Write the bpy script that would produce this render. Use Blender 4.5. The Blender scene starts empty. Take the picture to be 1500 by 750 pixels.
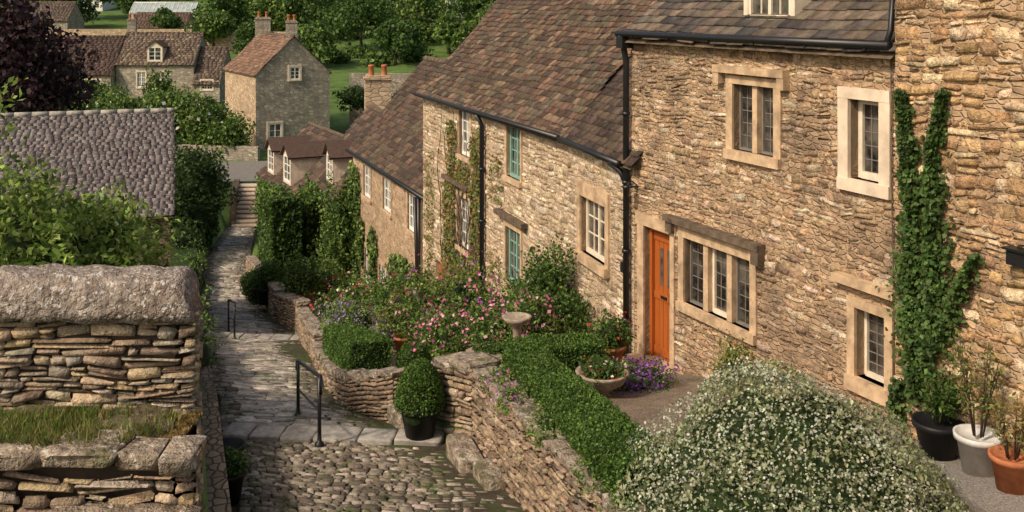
import bpy, math, random
import numpy as np
from mathutils import Vector
rng=np.random.default_rng(7); random.seed(7)
scene=bpy.context.scene
U=rng.uniform
# ---------------------------------------------------------------- basics
def link(o,parent=None):
    scene.collection.objects.link(o)
    if parent is not None: o.parent=parent
    return o
def empty(name): 
    o=bpy.data.objects.new(name,None); o.empty_display_size=.2; return link(o)
def mesh_obj(name,V,Fs,mat,parent=None,col=None,uv=None,smooth=False):
    V=np.asarray(V,float).reshape(-1,3)
    if isinstance(Fs,np.ndarray): Fs=[Fs]
    Fs=[np.asarray(f,int) for f in Fs if len(f)]
    me=bpy.data.meshes.new(name)
    me.vertices.add(len(V)); me.vertices.foreach_set('co',V.ravel())
    lv=np.concatenate([f.ravel() for f in Fs]); tot=np.concatenate([np.full(len(f),f.shape[1]) for f in Fs])
    st=np.concatenate([[0],np.cumsum(tot)[:-1]])
    me.loops.add(len(lv)); me.loops.foreach_set('vertex_index',lv)
    me.polygons.add(len(tot)); me.polygons.foreach_set('loop_start',st)
    me.update(calc_edges=True)
    if uv is not None:
        l=me.uv_layers.new(name='UVMap'); l.data.foreach_set('uv',np.asarray(uv,float)[lv].ravel())
    if col is not None:
        c=np.ones((len(V),4)); c[:,:3]=col
        a=me.color_attributes.new('Col','FLOAT_COLOR','POINT'); a.data.foreach_set('color',c.ravel())
    if smooth: me.polygons.foreach_set('use_smooth',np.ones(len(tot),bool))
    me.materials.append(mat); me.update()
    return link(bpy.data.objects.new(name,me),parent)
def nrmz(a): return a/np.maximum(np.linalg.norm(a,axis=-1,keepdims=True),1e-9)
def runit(n): return nrmz(rng.normal(size=(n,3)))
def interp(tab):
    xs=[a for a,b in tab]; ys=[b for a,b in tab]
    return lambda d: np.interp(d,xs,ys)
def pal(n,cols,j=.15,hj=.04):
    c=np.array(cols)[rng.integers(0,len(cols),n)]
    return np.clip(c*(1+U(-j,j,(n,1)))*(1+U(-hj,hj,(n,3))),0,1)
def wav(x,y,s=1.0):
    return (np.sin(x*1.7*s+1.3)*np.cos(y*2.3*s+.4)+.6*np.sin(x*4.1*s+y*3.3*s)+.4*np.sin(x*7.9*s-y*9.1*s+2))/2
# ---------------------------------------------------------------- materials
class NT:
    def __init__(s,name):
        s.m=bpy.data.materials.new(name); s.m.use_nodes=True; s.t=s.m.node_tree; s.t.nodes.clear()
        s.out=s.n('ShaderNodeOutputMaterial')
    def n(s,t,**k):
        x=s.t.nodes.new(t)
        for a,b in k.items(): setattr(x,a,b)
        return x
    def l(s,a,b): s.t.links.new(a,b)
    def noise(s,vec,scale,detail=4,rough=.6):
        x=s.n('ShaderNodeTexNoise'); x.inputs['Scale'].default_value=scale; x.inputs['Detail'].default_value=detail; x.inputs['Roughness'].default_value=rough
        s.l(vec,x.inputs['Vector']); return x.outputs['Fac']
    def rng(s,v,a,b,c,d):
        x=s.n('ShaderNodeMapRange'); s.l(v,x.inputs[0])
        for i,q in enumerate((a,b,c,d)): x.inputs[i+1].default_value=q
        return x.outputs[0]
    def mix(s,f,a,b,mode='MIX'):
        x=s.n('ShaderNodeMix',data_type='RGBA',blend_type=mode)
        for sock,v in ((x.inputs[0],f),(x.inputs[6],a),(x.inputs[7],b)):
            if isinstance(v,(int,float)): sock.default_value=v
            elif isinstance(v,tuple): sock.default_value=(*v,1)
            else: s.l(v,sock)
        return x.outputs[2]
    def math(s,op,a,b=None):
        x=s.n('ShaderNodeMath',operation=op)
        for i,v in enumerate((a,b)):
            if v is None: continue
            if isinstance(v,(int,float)): x.inputs[i].default_value=v
            else: s.l(v,x.inputs[i])
        return x.outputs[0]
    def finish(s,col,rough=.85,spec=.3,height=None,bump=.3,dist=.02,trans=None,metal=0):
        p=s.n('ShaderNodeBsdfPrincipled')
        if isinstance(col,tuple): p.inputs['Base Color'].default_value=(*col,1)
        else: s.l(col,p.inputs['Base Color'])
        p.inputs['Roughness'].default_value=rough; p.inputs['Specular IOR Level'].default_value=spec; p.inputs['Metallic'].default_value=metal
        if height is not None:
            b=s.n('ShaderNodeBump'); b.inputs['Strength'].default_value=bump; b.inputs['Distance'].default_value=dist
            s.l(height,b.inputs['Height']); s.l(b.outputs[0],p.inputs['Normal'])
        if trans:
            t=s.n('ShaderNodeBsdfTranslucent'); s.l(col,t.inputs['Color'])
            m=s.n('ShaderNodeMixShader'); m.inputs[0].default_value=trans
            s.l(p.outputs[0],m.inputs[1]); s.l(t.outputs[0],m.inputs[2]); s.l(m.outputs[0],s.out.inputs[0])
        else: s.l(p.outputs[0],s.out.inputs[0])
        return s.m
def mat(name,base=None,ns=6,na=.3,bs=40,bump=.4,dist=.01,rough=.85,spec=.25,patches=(),trans=None,metal=0):
    t=NT(name); tc=t.n('ShaderNodeTexCoord').outputs['Object']
    if base is None: c=t.n('ShaderNodeVertexColor',layer_name='Col').outputs[0]
    else:
        c=t.n('ShaderNodeRGB'); c.outputs[0].default_value=(*base,1); c=c.outputs[0]
    v=t.rng(t.noise(tc,ns,3,.65),.3,.7,1-na,1+na)
    comb=t.n('ShaderNodeCombineXYZ'); [t.l(v,comb.inputs[i]) for i in range(3)]
    c=t.mix(1.0,c,comb.outputs[0],'MULTIPLY')
    for (sc,lo,hi,pc,am) in patches:
        f=t.rng(t.noise(tc,sc,4,.7),lo,hi,0,am); c=t.mix(f,c,pc)
    h=t.noise(tc,bs,3,.7) if bump else None
    return t.finish(c,rough,spec,h,bump,dist,trans,metal)
def rubble(name,c1,c2,mortar,su=.24,sv=.1,bump=.8,patches=(),mw=.06):
    t=NT(name); uv=t.n('ShaderNodeUVMap').outputs[0]; tc=t.n('ShaderNodeTexCoord').outputs['Object']
    nz=t.n('ShaderNodeTexNoise'); nz.inputs['Scale'].default_value=2.5; nz.inputs['Detail'].default_value=3; t.l(uv,nz.inputs['Vector'])
    v1=t.n('ShaderNodeVectorMath',operation='MULTIPLY_ADD'); t.l(nz.outputs['Color'],v1.inputs[0]); v1.inputs[1].default_value=(.12,.08,0); t.l(uv,v1.inputs[2])
    v2=t.n('ShaderNodeVectorMath',operation='MULTIPLY'); t.l(v1.outputs[0],v2.inputs[0]); v2.inputs[1].default_value=(1/su,1/sv,0)
    vo=t.n('ShaderNodeTexVoronoi',voronoi_dimensions='2D',feature='F1'); vo.inputs['Scale'].default_value=1; vo.inputs['Randomness'].default_value=.8; t.l(v2.outputs[0],vo.inputs['Vector'])
    ve=t.n('ShaderNodeTexVoronoi',voronoi_dimensions='2D',feature='DISTANCE_TO_EDGE'); ve.inputs['Scale'].default_value=1; ve.inputs['Randomness'].default_value=.8; t.l(v2.outputs[0],ve.inputs['Vector'])
    sp=t.n('ShaderNodeSeparateColor'); t.l(vo.outputs['Color'],sp.inputs[0])
    c=t.mix(sp.outputs[0],c1,c2)
    g=t.rng(sp.outputs[1],0,1,.7,1.25); cb=t.n('ShaderNodeCombineXYZ'); [t.l(g,cb.inputs[i]) for i in range(3)]
    c=t.mix(1.0,c,cb.outputs[0],'MULTIPLY')
    g2=t.rng(t.noise(tc,9,4,.7),.3,.7,.7,1.25); cb=t.n('ShaderNodeCombineXYZ'); [t.l(g2,cb.inputs[i]) for i in range(3)]
    c=t.mix(1.0,c,cb.outputs[0],'MULTIPLY')
    e=t.rng(ve.outputs[0],mw*.4,mw*2,0,1)
    c=t.mix(e,mortar,c)
    for (sc,lo,hi,pc,am) in patches:
        f=t.rng(t.noise(tc,sc,4,.7),lo,hi,0,am); c=t.mix(f,c,pc)
    h=t.math('ADD',e,t.math('MULTIPLY',t.noise(tc,30,3,.7),.6))
    return t.finish(c,.9,.2,h,bump,.02)
M={}
M['wallA']=rubble('limestone_pointing_warm',(.54,.375,.23),(.39,.26,.16),(.48,.345,.22),.13,.055,1.0,patches=((.75,.49,.66,(.17,.12,.085),.65),(6,.56,.7,(.14,.09,.055),.6)),mw=.09)
M['stoneA']=mat('limestone_rubble_warm',None,17,.5,32,1.0,.05,patches=((.75,.49,.66,(.19,.135,.095),.65),(8,.57,.68,(.66,.53,.39),.6),(19,.57,.67,(.09,.06,.04),.7),(3,.60,.72,(.22,.20,.17),.5)))
M['stoneB']=mat('limestone_rubble_orange',None,14,.45,32,1.0,.05,patches=((9,.58,.7,(.60,.44,.26),.5),(20,.58,.69,(.09,.055,.03),.65),(1.2,.58,.72,(.24,.15,.09),.5)))
M['wallD']=rubble('limestone_pointing_pale',(.60,.46,.31),(.46,.34,.22),(.58,.45,.31),.13,.06,.9,patches=((1.0,.52,.75,(.29,.21,.13),.5),),mw=.09)
M['stoneD']=mat('limestone_rubble_pale',None,14,.45,32,1.0,.04,patches=((.9,.52,.70,(.26,.19,.12),.6),(9,.57,.7,(.68,.57,.43),.55),(18,.59,.69,(.12,.085,.06),.6),(3,.60,.72,(.27,.24,.20),.45)))
M['dress']=mat('dressed_limestone',(.52,.37,.23),5,.35,50,.4,.01,patches=((3,.52,.7,(.22,.155,.1),.65),))
M['dresspale']=mat('pale_dressed_limestone',(.70,.57,.43),4,.2,50,.3,.01,patches=((3,.58,.75,(.36,.27,.19),.5),))
M['darkstone']=mat('weathered_hood_stone',(.13,.095,.065),6,.5,40,.8,.02,patches=((5,.58,.7,(.3,.25,.18),.5),))
M['dry']=mat('dry_stone',None,15,.45,35,1.0,.03,patches=((2.5,.55,.7,(.38,.35,.29),.5),(12,.58,.69,(.08,.06,.045),.65),(5,.60,.70,(.12,.13,.05),.5)))
M['gap']=mat('wall_joint_shadow_soil',(.055,.04,.028),8,.4,30,.6)
M['coping']=mat('lichen_coping',(.28,.23,.19),9,.4,22,1.0,.05,patches=((7,.5,.6,(.15,.11,.085),.7),(26,.55,.60,(.60,.56,.50),.8),(5,.58,.68,(.11,.11,.05),.65),(40,.58,.64,(.07,.05,.04),.7)))
M['slab']=mat('lichen_slab',(.32,.255,.19),7,.4,22,1.0,.05,patches=((5,.5,.62,(.10,.075,.05),.8),(14,.56,.62,(.60,.57,.49),.75),(3,.55,.66,(.09,.10,.03),.75)))
M['cobble']=mat('cobblestone',None,12,.4,35,.8,.02,rough=.75,patches=((1.6,.54,.68,(.10,.08,.06),.65),(2.7,.55,.65,(.07,.10,.02),.8),(14,.57,.67,(.08,.06,.045),.6)))
M['street']=mat('street_joint_soil',(.065,.052,.033),5,.4,30,.6,patches=((1.2,.48,.6,(.055,.085,.02),.8),))
M['kerbslab']=mat('kerb_slab',(.34,.31,.27),8,.35,30,.4,patches=((3,.53,.68,(.16,.14,.11),.65),))
M['tileD']=mat('stone_roof_tile_brown',None,10,.4,40,.6,patches=((1.2,.5,.70,(.07,.046,.035),.65),(15,.60,.68,(.26,.22,.17),.55),(2.4,.57,.68,(.075,.075,.035),.55)))
M['slate']=mat('dark_slate_tile',None,10,.4,40,.5,rough=.7,patches=((6,.58,.70,(.16,.14,.10),.55),(1.5,.55,.7,(.05,.04,.035),.5)))
M['lich']=mat('lichen_stone_tile',None,3,.3,40,.3,patches=((2.2,.50,.66,(.22,.20,.19),.5),(9,.55,.62,(.36,.34,.31),.55),(22,.57,.62,(.50,.47,.44),.6)))
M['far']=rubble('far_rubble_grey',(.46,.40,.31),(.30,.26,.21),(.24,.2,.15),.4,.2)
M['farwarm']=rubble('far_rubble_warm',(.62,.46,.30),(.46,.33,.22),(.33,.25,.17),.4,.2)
M['rubE']=rubble('rubble_cottage_warm',(.58,.41,.26),(.37,.255,.16),(.53,.40,.27),.24,.10,patches=((1,.5,.7,(.27,.19,.12),.5),))
M['rubdark']=rubble('rubble_garden_wall',(.30,.22,.15),(.17,.125,.085),(.06,.045,.03),.22,.08)
M['white']=mat('white_painted_wood',(.80,.78,.71),8,.1,60,.1)
M['cream']=mat('cream_painted_wood',(.72,.63,.49),8,.15,60,.1)
M['green']=mat('sage_green_painted_wood',(.22,.37,.31),8,.2,60,.1)
M['lead']=mat('window_lead',(.20,.18,.155),8,.2,60,.1,rough=.5)
M['iron']=mat('black_iron',(.012,.012,.013),20,.3,80,.1,rough=.4,spec=.5)
t=NT('window_glass'); tc=t.n('ShaderNodeTexCoord').outputs['Object']
M['glass']=t.finish(t.mix(t.rng(t.noise(tc,2.6,3,.6),.42,.62,0,1),(.012,.012,.012),(.13,.115,.095)),.06,.9,t.noise(tc,6,2,.5),.25,.03)
t=NT('orange_wooden_door'); tc=t.n('ShaderNodeTexCoord').outputs['Object']
mp=t.n('ShaderNodeMapping'); mp.inputs['Scale'].default_value=(30,30,2); t.l(tc,mp.inputs[0]); nz=t.noise(mp.outputs[0],1,5,.7)
M['door']=t.finish(t.mix(nz,(.50,.14,.025),(.26,.06,.014)),.45,.35,nz,.2,.004)
M['terra']=mat('terracotta',(.45,.16,.07),10,.25,60,.2,patches=((6,.58,.7,(.45,.33,.26),.5),))
M['potwhite']=mat('white_glazed_pot',(.62,.60,.56),8,.15,50,.1,rough=.5,patches=((5,.6,.7,(.3,.28,.22),.4),))
M['potblack']=mat('black_plastic_pot',(.014,.014,.015),8,.3,50,.1,rough=.5)
M['potstone']=mat('stone_planter',(.34,.28,.21),12,.4,40,.6,patches=((8,.56,.66,(.14,.11,.08),.7),))
M['leaf']=mat('leaves',None,3,.3,10,0,rough=.55,spec=.3,trans=.3)
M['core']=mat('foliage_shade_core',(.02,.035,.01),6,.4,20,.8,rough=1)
M['bark']=mat('bark',(.10,.07,.045),10,.4,40,.8)
M['petal']=mat('flower_petals',None,3,.1,10,0,rough=.7,trans=.3)
M['ground']=mat('grass_ground',(.09,.15,.032),.6,.4,12,.8,.05,patches=((.15,.5,.7,(.12,.19,.045),.6),(1.5,.60,.73,(.09,.08,.04),.4)))
M['terrace']=mat('garden_gravel_soil',(.21,.155,.11),2.5,.35,60,1.0,.02,patches=((3,.55,.65,(.06,.08,.025),.6),(45,.50,.60,(.48,.41,.33),.6),(40,.56,.66,(.06,.045,.03),.6)))
M['gravel']=mat('pale_gravel',(.36,.32,.28),60,.6,70,1.0,.03)
M['asphalt']=mat('asphalt',(.2,.185,.16),4,.2,80,.3)
M['carpaint']=mat('blue_car_paint',(.05,.10,.25),4,.1,80,0,rough=.3,spec=.5)
M['tyre']=mat('tyre',(.02,.02,.02))
M['greenglass']=mat('greenhouse_glass',(.34,.40,.38),1.5,.3,10,0,rough=.15,spec=.6)
# ---------------------------------------------------------------- geometry
class Fr:
    def __init__(s,p0,p1):
        s.p0=np.array(p0,float)[:2]; s.p1=np.array(p1,float)[:2]; d=s.p1-s.p0; s.L=float(np.linalg.norm(d)); s.t=d/s.L
        s.n=np.array([s.t[1],-s.t[0]])
    def P(s,u,o,z):
        u,o,z=np.broadcast_arrays(np.asarray(u,float),np.asarray(o,float),np.asarray(z,float))
        return np.stack([s.p0[0]+s.t[0]*u+s.n[0]*o, s.p0[1]+s.t[1]*u+s.n[1]*o, z],-1)
WORLD=Fr((0,0),(1,0))
class Acc:
    def __init__(s): s.V=[];s.F=[];s.T=[];s.UV=[];s.n=0
    def quad(s,p,uv=None):
        s.V+=[tuple(q) for q in p]; s.UV+=list(uv) if uv is not None else [(0,0)]*4
        s.F.append([s.n,s.n+1,s.n+2,s.n+3]); s.n+=4
    def tri(s,p,uv=None):
        s.V+=[tuple(q) for q in p]; s.UV+=list(uv) if uv is not None else [(0,0)]*3
        s.T.append([s.n,s.n+1,s.n+2]); s.n+=3
    def box(s,fr,u0,u1,o0,o1,z0,z1):
        P=lambda u,o,z: fr.P(u,o,z)
        s.quad([P(u0,o1,z0),P(u1,o1,z0),P(u1,o1,z1),P(u0,o1,z1)],[(u0,z0),(u1,z0),(u1,z1),(u0,z1)])
        s.quad([P(u1,o0,z0),P(u0,o0,z0),P(u0,o0,z1),P(u1,o0,z1)],[(u1,z0),(u0,z0),(u0,z1),(u1,z1)])
        s.quad([P(u0,o0,z0),P(u0,o1,z0),P(u0,o1,z1),P(u0,o0,z1)],[(o0,z0),(o1,z0),(o1,z1),(o0,z1)])
        s.quad([P(u1,o1,z0),P(u1,o0,z0),P(u1,o0,z1),P(u1,o1,z1)],[(o1,z0),(o0,z0),(o0,z1),(o1,z1)])
        s.quad([P(u0,o1,z1),P(u1,o1,z1),P(u1,o0,z1),P(u0,o0,z1)],[(u0,o1),(u1,o1),(u1,o0),(u0,o0)])
        s.quad([P(u0,o0,z0),P(u1,o0,z0),P(u1,o1,z0),P(u0,o1,z0)],[(u0,o0),(u1,o0),(u1,o1),(u0,o1)])
    def geo(s,V,F):
        s.V+=[tuple(float(x) for x in v) for v in V]; s.UV+=[(0,0)]*len(V)
        for f in F:
            (s.F if len(f)==4 else s.T).append([int(i)+s.n for i in f])
        s.n+=len(V)
    def done(s,name,m,parent=None,smooth=False):
        if s.n==0: return None
        fs=[]
        if s.F: fs.append(np.array(s.F))
        if s.T: fs.append(np.array(s.T))
        return mesh_obj(name,s.V,fs,m,parent,uv=np.array(s.UV),smooth=smooth)
def lathe(prof,c,seg=24):
    V=[];F=[]
    for r,z in prof:
        for k in range(seg):
            a=2*math.pi*k/seg; V.append((c[0]+r*math.cos(a),c[1]+r*math.sin(a),c[2]+z))
    for i in range(len(prof)-1):
        for k in range(seg):
            k2=(k+1)%seg; F.append((i*seg+k,i*seg+k2,(i+1)*seg+k2,(i+1)*seg+k))
    return V,F
def tube(pts,rad,seg=8):
    pts=np.asarray(pts,float); n=len(pts); rad=np.broadcast_to(rad,n)
    V=[];F=[]
    for i in range(n):
        d=nrmz(pts[min(i+1,n-1)]-pts[max(i-1,0)])
        a=np.cross(d,[0,0,1.0]); 
        if np.linalg.norm(a)<.05: a=np.cross(d,[0,1.0,0])
        a=nrmz(a); b=np.cross(d,a)
        for k in range(seg):
            th=2*math.pi*k/seg; V.append(pts[i]+rad[i]*(a*math.cos(th)+b*math.sin(th)))
    for i in range(n-1):
        for k in range(seg):
            k2=(k+1)%seg; F.append((i*seg+k,i*seg+k2,(i+1)*seg+k2,(i+1)*seg+k))
    V.append(pts[0]);V.append(pts[-1])
    for k in range(seg):
        F.append((n*seg,(k+1)%seg,k)); F.append((n*seg+1,(n-1)*seg+k,(n-1)*seg+(k+1)%seg))
    return V,F
def rects(u0,u1,z0,z1,h,l,openings=(),gap=.012):
    R=[];z=z0
    while z<z1:
        hh=U(*h); 
        if z+hh>z1: hh=z1-z
        if hh<h[0]*.5: break
        iv=[(u0,u1)]
        for (a,b,c,d) in openings:
            if min(d,z+hh)-max(c,z)>.25*hh:
                nv=[]
                for (p,q) in iv:
                    if b<=p or a>=q: nv.append((p,q))
                    else:
                        if a-p>.03: nv.append((p,a))
                        if q-b>.03: nv.append((b,q))
                iv=nv
        for p,q in iv:
            x=p
            while x<q-.02:
                ll=U(*l)
                if U()<.12: ll*=1.6
                if q-x-ll<l[0]: ll=q-x if q-x<l[1]*1.3 else ll
                e=min(x+ll,q)
                if U()<.2 and hh>h[0]*1.35:
                    m=U(.4,.6); R.append((x+gap/2,e-gap/2,z+gap/2,z+hh*m-gap/2)); R.append((x+gap/2,e-gap/2,z+hh*m+gap/2,z+hh-gap/2))
                else: R.append((x+gap/2,e-gap/2,z+gap/2,z+hh-gap/2))
                x=e
        z+=hh
    return np.array(R)
def pillows(name,R,fn,b,proud,cols,m,parent,jit=.012,smooth=True,base=-.006,skew=.0):
    n=len(R); u0,u1,v0,v1=R.T
    bu=np.minimum(b,(u1-u0)*.3); bv=np.minimum(b,(v1-v0)*.3)
    us=np.stack([u0,u0+bu,u1-bu,u1],1); vs=np.stack([v0,v0+bv,v1-bv,v1],1)
    uu=np.repeat(us[:,None,:],4,1); vv=np.repeat(vs[:,:,None],4,2)
    hh=np.full((n,4,4),float(base)); pr=U(proud[0],proud[1],n)
    hh[:,1:3,1:3]=pr[:,None,None]+U(-.3,.3,(n,2,2))*np.abs(pr[:,None,None])
    for (i,j,si,sj) in ((0,0,1,1),(0,3,1,-1),(3,0,-1,1),(3,3,-1,-1)):
        k=U(.2,2.0,n); uu[:,i,j]+=sj*bu*k; vv[:,i,j]+=si*bv*k*.9
    uu+=U(-jit,jit,uu.shape); vv+=U(-jit,jit,vv.shape)
    if skew: vv+=U(-skew,skew,(n,1,1))*(uu-uu.mean((1,2),keepdims=True)); uu+=U(-skew,skew,(n,1,1))*3*(vv-vv.mean((1,2),keepdims=True))
    V=fn(uu.ravel(),vv.ravel(),hh.ravel())
    q=np.array([[i*4+j,i*4+j+1,(i+1)*4+j+1,(i+1)*4+j] for i in range(3) for j in range(3)])
    F=(np.arange(n)[:,None,None]*16+q[None]).reshape(-1,4)
    C=pal(n,cols,.22,.05); C=np.repeat(C,16,0)
    return mesh_obj(name,V,F,m,parent,col=C,smooth=smooth)
def facade_fn(fr): return lambda u,v,h: fr.P(u+.012*np.sin(v*7+u*3),h,v+.02*np.sin(u*2.1+v*1.7)+.012*np.sin(u*6.3-v*4)+.008*np.sin(u*17+v*5))
LG=[(i,j,k) for i in range(4) for j in range(4) for k in range(4) if i in(0,3) or j in(0,3) or k in(0,3)]
LI={p:q for q,p in enumerate(LG)}
LF=[]
for a in range(3):
    for b in range(3):
        for s in (0,3):
            for ax in range(3):
                def g(x,y):
                    p=[0,0,0]; p[ax]=s; p[(ax+1)%3]=x; p[(ax+2)%3]=y; return LI[tuple(p)]
                f=[g(a,b),g(a+1,b),g(a+1,b+1),g(a,b+1)]
                LF.append(f if s==3 else f[::-1])
LF=np.array(LF); LP=np.array([[(0,.12,.88,1)[q]-.5 for q in p] for p in LG])
def rocks(name,items,m,parent,cols=((.4,.3,.2),),jit=.06,rnd=.05,smooth=True):
    V=[];n=len(items)
    for c,t,s in items:
        p=LP.copy()
        ext=(np.abs(p)>.49).sum(1); p[ext==3]*=(1-rnd*2); p[ext==2]*=(1-rnd*.6)
        p=p+U(-jit,jit,p.shape)*np.array([.5,.5,.7]); p=p*np.array(s)
        t=np.array(t,float)/np.linalg.norm(t); nn=np.array([t[1],-t[0]])
        w=np.empty_like(p); w[:,0]=c[0]+p[:,0]*t[0]+p[:,1]*nn[0]; w[:,1]=c[1]+p[:,0]*t[1]+p[:,1]*nn[1]; w[:,2]=c[2]+p[:,2]
        V.append(w)
    V=np.concatenate(V); F=(np.arange(n)[:,None,None]*len(LP)+LF[None]).reshape(-1,4)
    C=np.repeat(pal(n,cols,.2),len(LP),0)
    return mesh_obj(name,V,F,m,parent,col=C,smooth=smooth)
LB=np.array([1.2,1.08,1.0])
def leaves(name,P,N,L,cols,parent,asp=.55,jit=.7,m='leaf',cj=.3,axis=None):
    n=len(P); P=np.asarray(P)
    nn=nrmz(np.asarray(N)*(1-jit)+runit(n)*jit)
    ax=nrmz(np.cross(nn,runit(n))) if axis is None else nrmz(axis+runit(n)*.35)
    if axis is not None: nn=nrmz(np.cross(ax,runit(n)))
    b=np.cross(nn,ax); Ls=(L*U(.6,1.3,n))[:,None]
    V=np.stack([P-ax*Ls*.5, P-ax*Ls*.05+b*Ls*asp*.5+nn*Ls*.1, P+ax*Ls*.5, P-ax*Ls*.05-b*Ls*asp*.5+nn*Ls*.1],1).reshape(-1,3)
    F=np.arange(n*4).reshape(-1,4)
    C=np.repeat(pal(n,cols,cj,.08),4,0)
    if m=='leaf': C=C*LB
    return mesh_obj(name,V,F,M[m],parent,col=C)
def blob(c,r,n,lump=.18,shell=.25,zmin=-1,seed=None):
    r=np.array(r,float)*np.ones(3); v=runit(n*2); v=v[v[:,2]>zmin][:n]
    ph=U(0,6.28,6)
    lf=1+lump*(np.sin(v[:,0]*4+ph[0])*np.sin(v[:,1]*4+ph[1])+.7*np.sin(v[:,2]*6+v[:,0]*5+ph[2])+.5*np.sin(v[:,1]*11+v[:,2]*9+ph[3])+.4*np.sin(v[:,0]*13+ph[4]))/1.4
    rad=(1-shell*U(0,1,len(v))**1.6)*lf
    return np.array(c,float)+v*r*rad[:,None], nrmz(v/r)
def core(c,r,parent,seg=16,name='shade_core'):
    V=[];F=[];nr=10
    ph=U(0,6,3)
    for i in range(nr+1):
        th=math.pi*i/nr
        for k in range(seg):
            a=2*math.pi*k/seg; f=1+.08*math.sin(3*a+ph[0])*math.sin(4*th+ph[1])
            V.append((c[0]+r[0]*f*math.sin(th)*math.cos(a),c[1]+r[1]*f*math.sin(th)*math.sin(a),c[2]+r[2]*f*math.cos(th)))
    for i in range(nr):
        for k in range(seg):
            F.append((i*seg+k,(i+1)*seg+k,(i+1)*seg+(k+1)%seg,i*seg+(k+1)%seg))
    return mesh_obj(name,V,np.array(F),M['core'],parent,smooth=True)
G1=[(.07,.15,.03),(.05,.11,.02),(.11,.20,.045),(.035,.075,.018)]
GD=[(.035,.075,.02),(.05,.10,.025),(.065,.125,.03),(.022,.045,.013)]
GL=[(.14,.25,.05),(.20,.31,.07),(.11,.19,.04),(.07,.13,.03)]
GY=[(.22,.27,.07),(.30,.33,.12),(.15,.2,.05),(.1,.15,.04)]
IVY=[(.04,.09,.022),(.06,.125,.03),(.09,.165,.045),(.04,.07,.016)]
def shrub(name,blobs,L,cols,asp=.55,flowers=None,corek=.72,parent=None,lump=.18,shell=.3):
    g=parent or empty(name); PP=[];NN=[]
    for c,r,n in blobs:
        r=np.array(r,float)*np.ones(3); P,N=blob(c,r,n,lump,shell); PP.append(P);NN.append(N)
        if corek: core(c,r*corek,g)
    P=np.concatenate(PP);N=np.concatenate(NN)
    leaves('foliage',P,N,L,cols,g,asp)
    if flowers:
        for nf,Lf,cf in flowers:
            PF=[];NF=[]; tot=sum(b[2] for b in blobs)
            for c,r,n in blobs:
                a,b=blob(c,np.array(r,float)*1.03,max(4,int(nf*n/tot)),lump,.08,-.2); PF.append(a);NF.append(b)
            leaves('flowers',np.concatenate(PF),np.concatenate(NF),Lf,cf,g,.9,.45,'petal')
    return g
def hedge(name,a,b,w,za,zb,h,n,L=.028,cols=G1,parent=None,rnd=.06):
    g=parent or empty(name); fr=Fr(a,b); Ln=fr.L
    ar=np.array([Ln*w,Ln*h,Ln*h,w*h,w*h]); k=rng.choice(5,n,p=ar/ar.sum())
    u=U(0,Ln,n);o=U(-w/2,w/2,n);z=U(0,h,n); No=np.zeros(n);Nz=np.zeros(n);Nu=np.zeros(n)
    z[k==0]=h;Nz[k==0]=1; o[k==1]=w/2;No[k==1]=1; o[k==2]=-w/2;No[k==2]=-1; u[k==3]=0;Nu[k==3]=-1;u[k==4]=Ln;Nu[k==4]=1
    e=np.maximum(0,z-(h-rnd))/rnd; o*=1-.25*e*rnd/w*2*(np.abs(o)>w*.4)
    lum=.035*wav(u*2.2,o*3+z*2.5,1.3)
    dn=-U(0,.05,n)+lum+U(0,.03,n)*(U(0,1,n)>.8)
    P=fr.P(u+Nu*dn,o+No*dn,0); P[:,2]=za+(zb-za)*np.clip(u/Ln,0,1)+z+Nz*dn
    N=np.stack([fr.t[0]*Nu+fr.n[0]*No,fr.t[1]*Nu+fr.n[1]*No,Nz],1)
    leaves('foliage',P,N,L,cols,g,.65,.75)
    i=.05
    V=[];
    for (uu,zz) in ((i,za),(Ln-i,zb)):
        for (oo,hh) in ((-w/2+i,-.1),(w/2-i,-.1),(w/2-i,h-i),(-w/2+i,h-i)):
            V.append(fr.P(uu,oo,zz+hh))
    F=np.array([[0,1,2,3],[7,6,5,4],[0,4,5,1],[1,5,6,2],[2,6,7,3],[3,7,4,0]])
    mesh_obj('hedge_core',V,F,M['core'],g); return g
def tree(name,base,h,R,nblob,nleaf,L,cols,trunk=.3,squash=.8):
    g=empty(name); A=Acc(); base=np.array(base,float)
    top=base+np.array([U(-.3,.3),U(-.3,.3),h*.55])
    A.geo(*tube([base,base+(top-base)*.5+U(-.2,.2,3)*R*.2,top],[trunk,trunk*.7,trunk*.45]))
    PP=[];NN=[]; cc=base+np.array([0,0,h-R*squash])
    for i in range(nblob):
        v=runit(1)[0]; v[2]=abs(v[2])*1.5-.75
        c=cc+v*np.array([R*U(.8,1.15),R,R*squash])*U(.45,.85); r=R*U(.26,.5)
        A.geo(*tube([top-(top-base)*U(0,.3),(top+c)/2+U(-.1,.1,3)*R,c],[trunk*.35,trunk*.22,trunk*.08],6))
        P,N=blob(c,(r,r,r*.8),nleaf//nblob,.3,.5); PP.append(P);NN.append(N)
    P,N=blob(cc,(R*.62,R*.62,R*.6*squash),nleaf//4,.3,.6);PP.append(P);NN.append(N)
    A.done('trunk_and_limbs',M['bark'],g)
    leaves('crown_leaves',np.concatenate(PP),np.concatenate(NN),L,cols,g,.7,.6)
    return g
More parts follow.
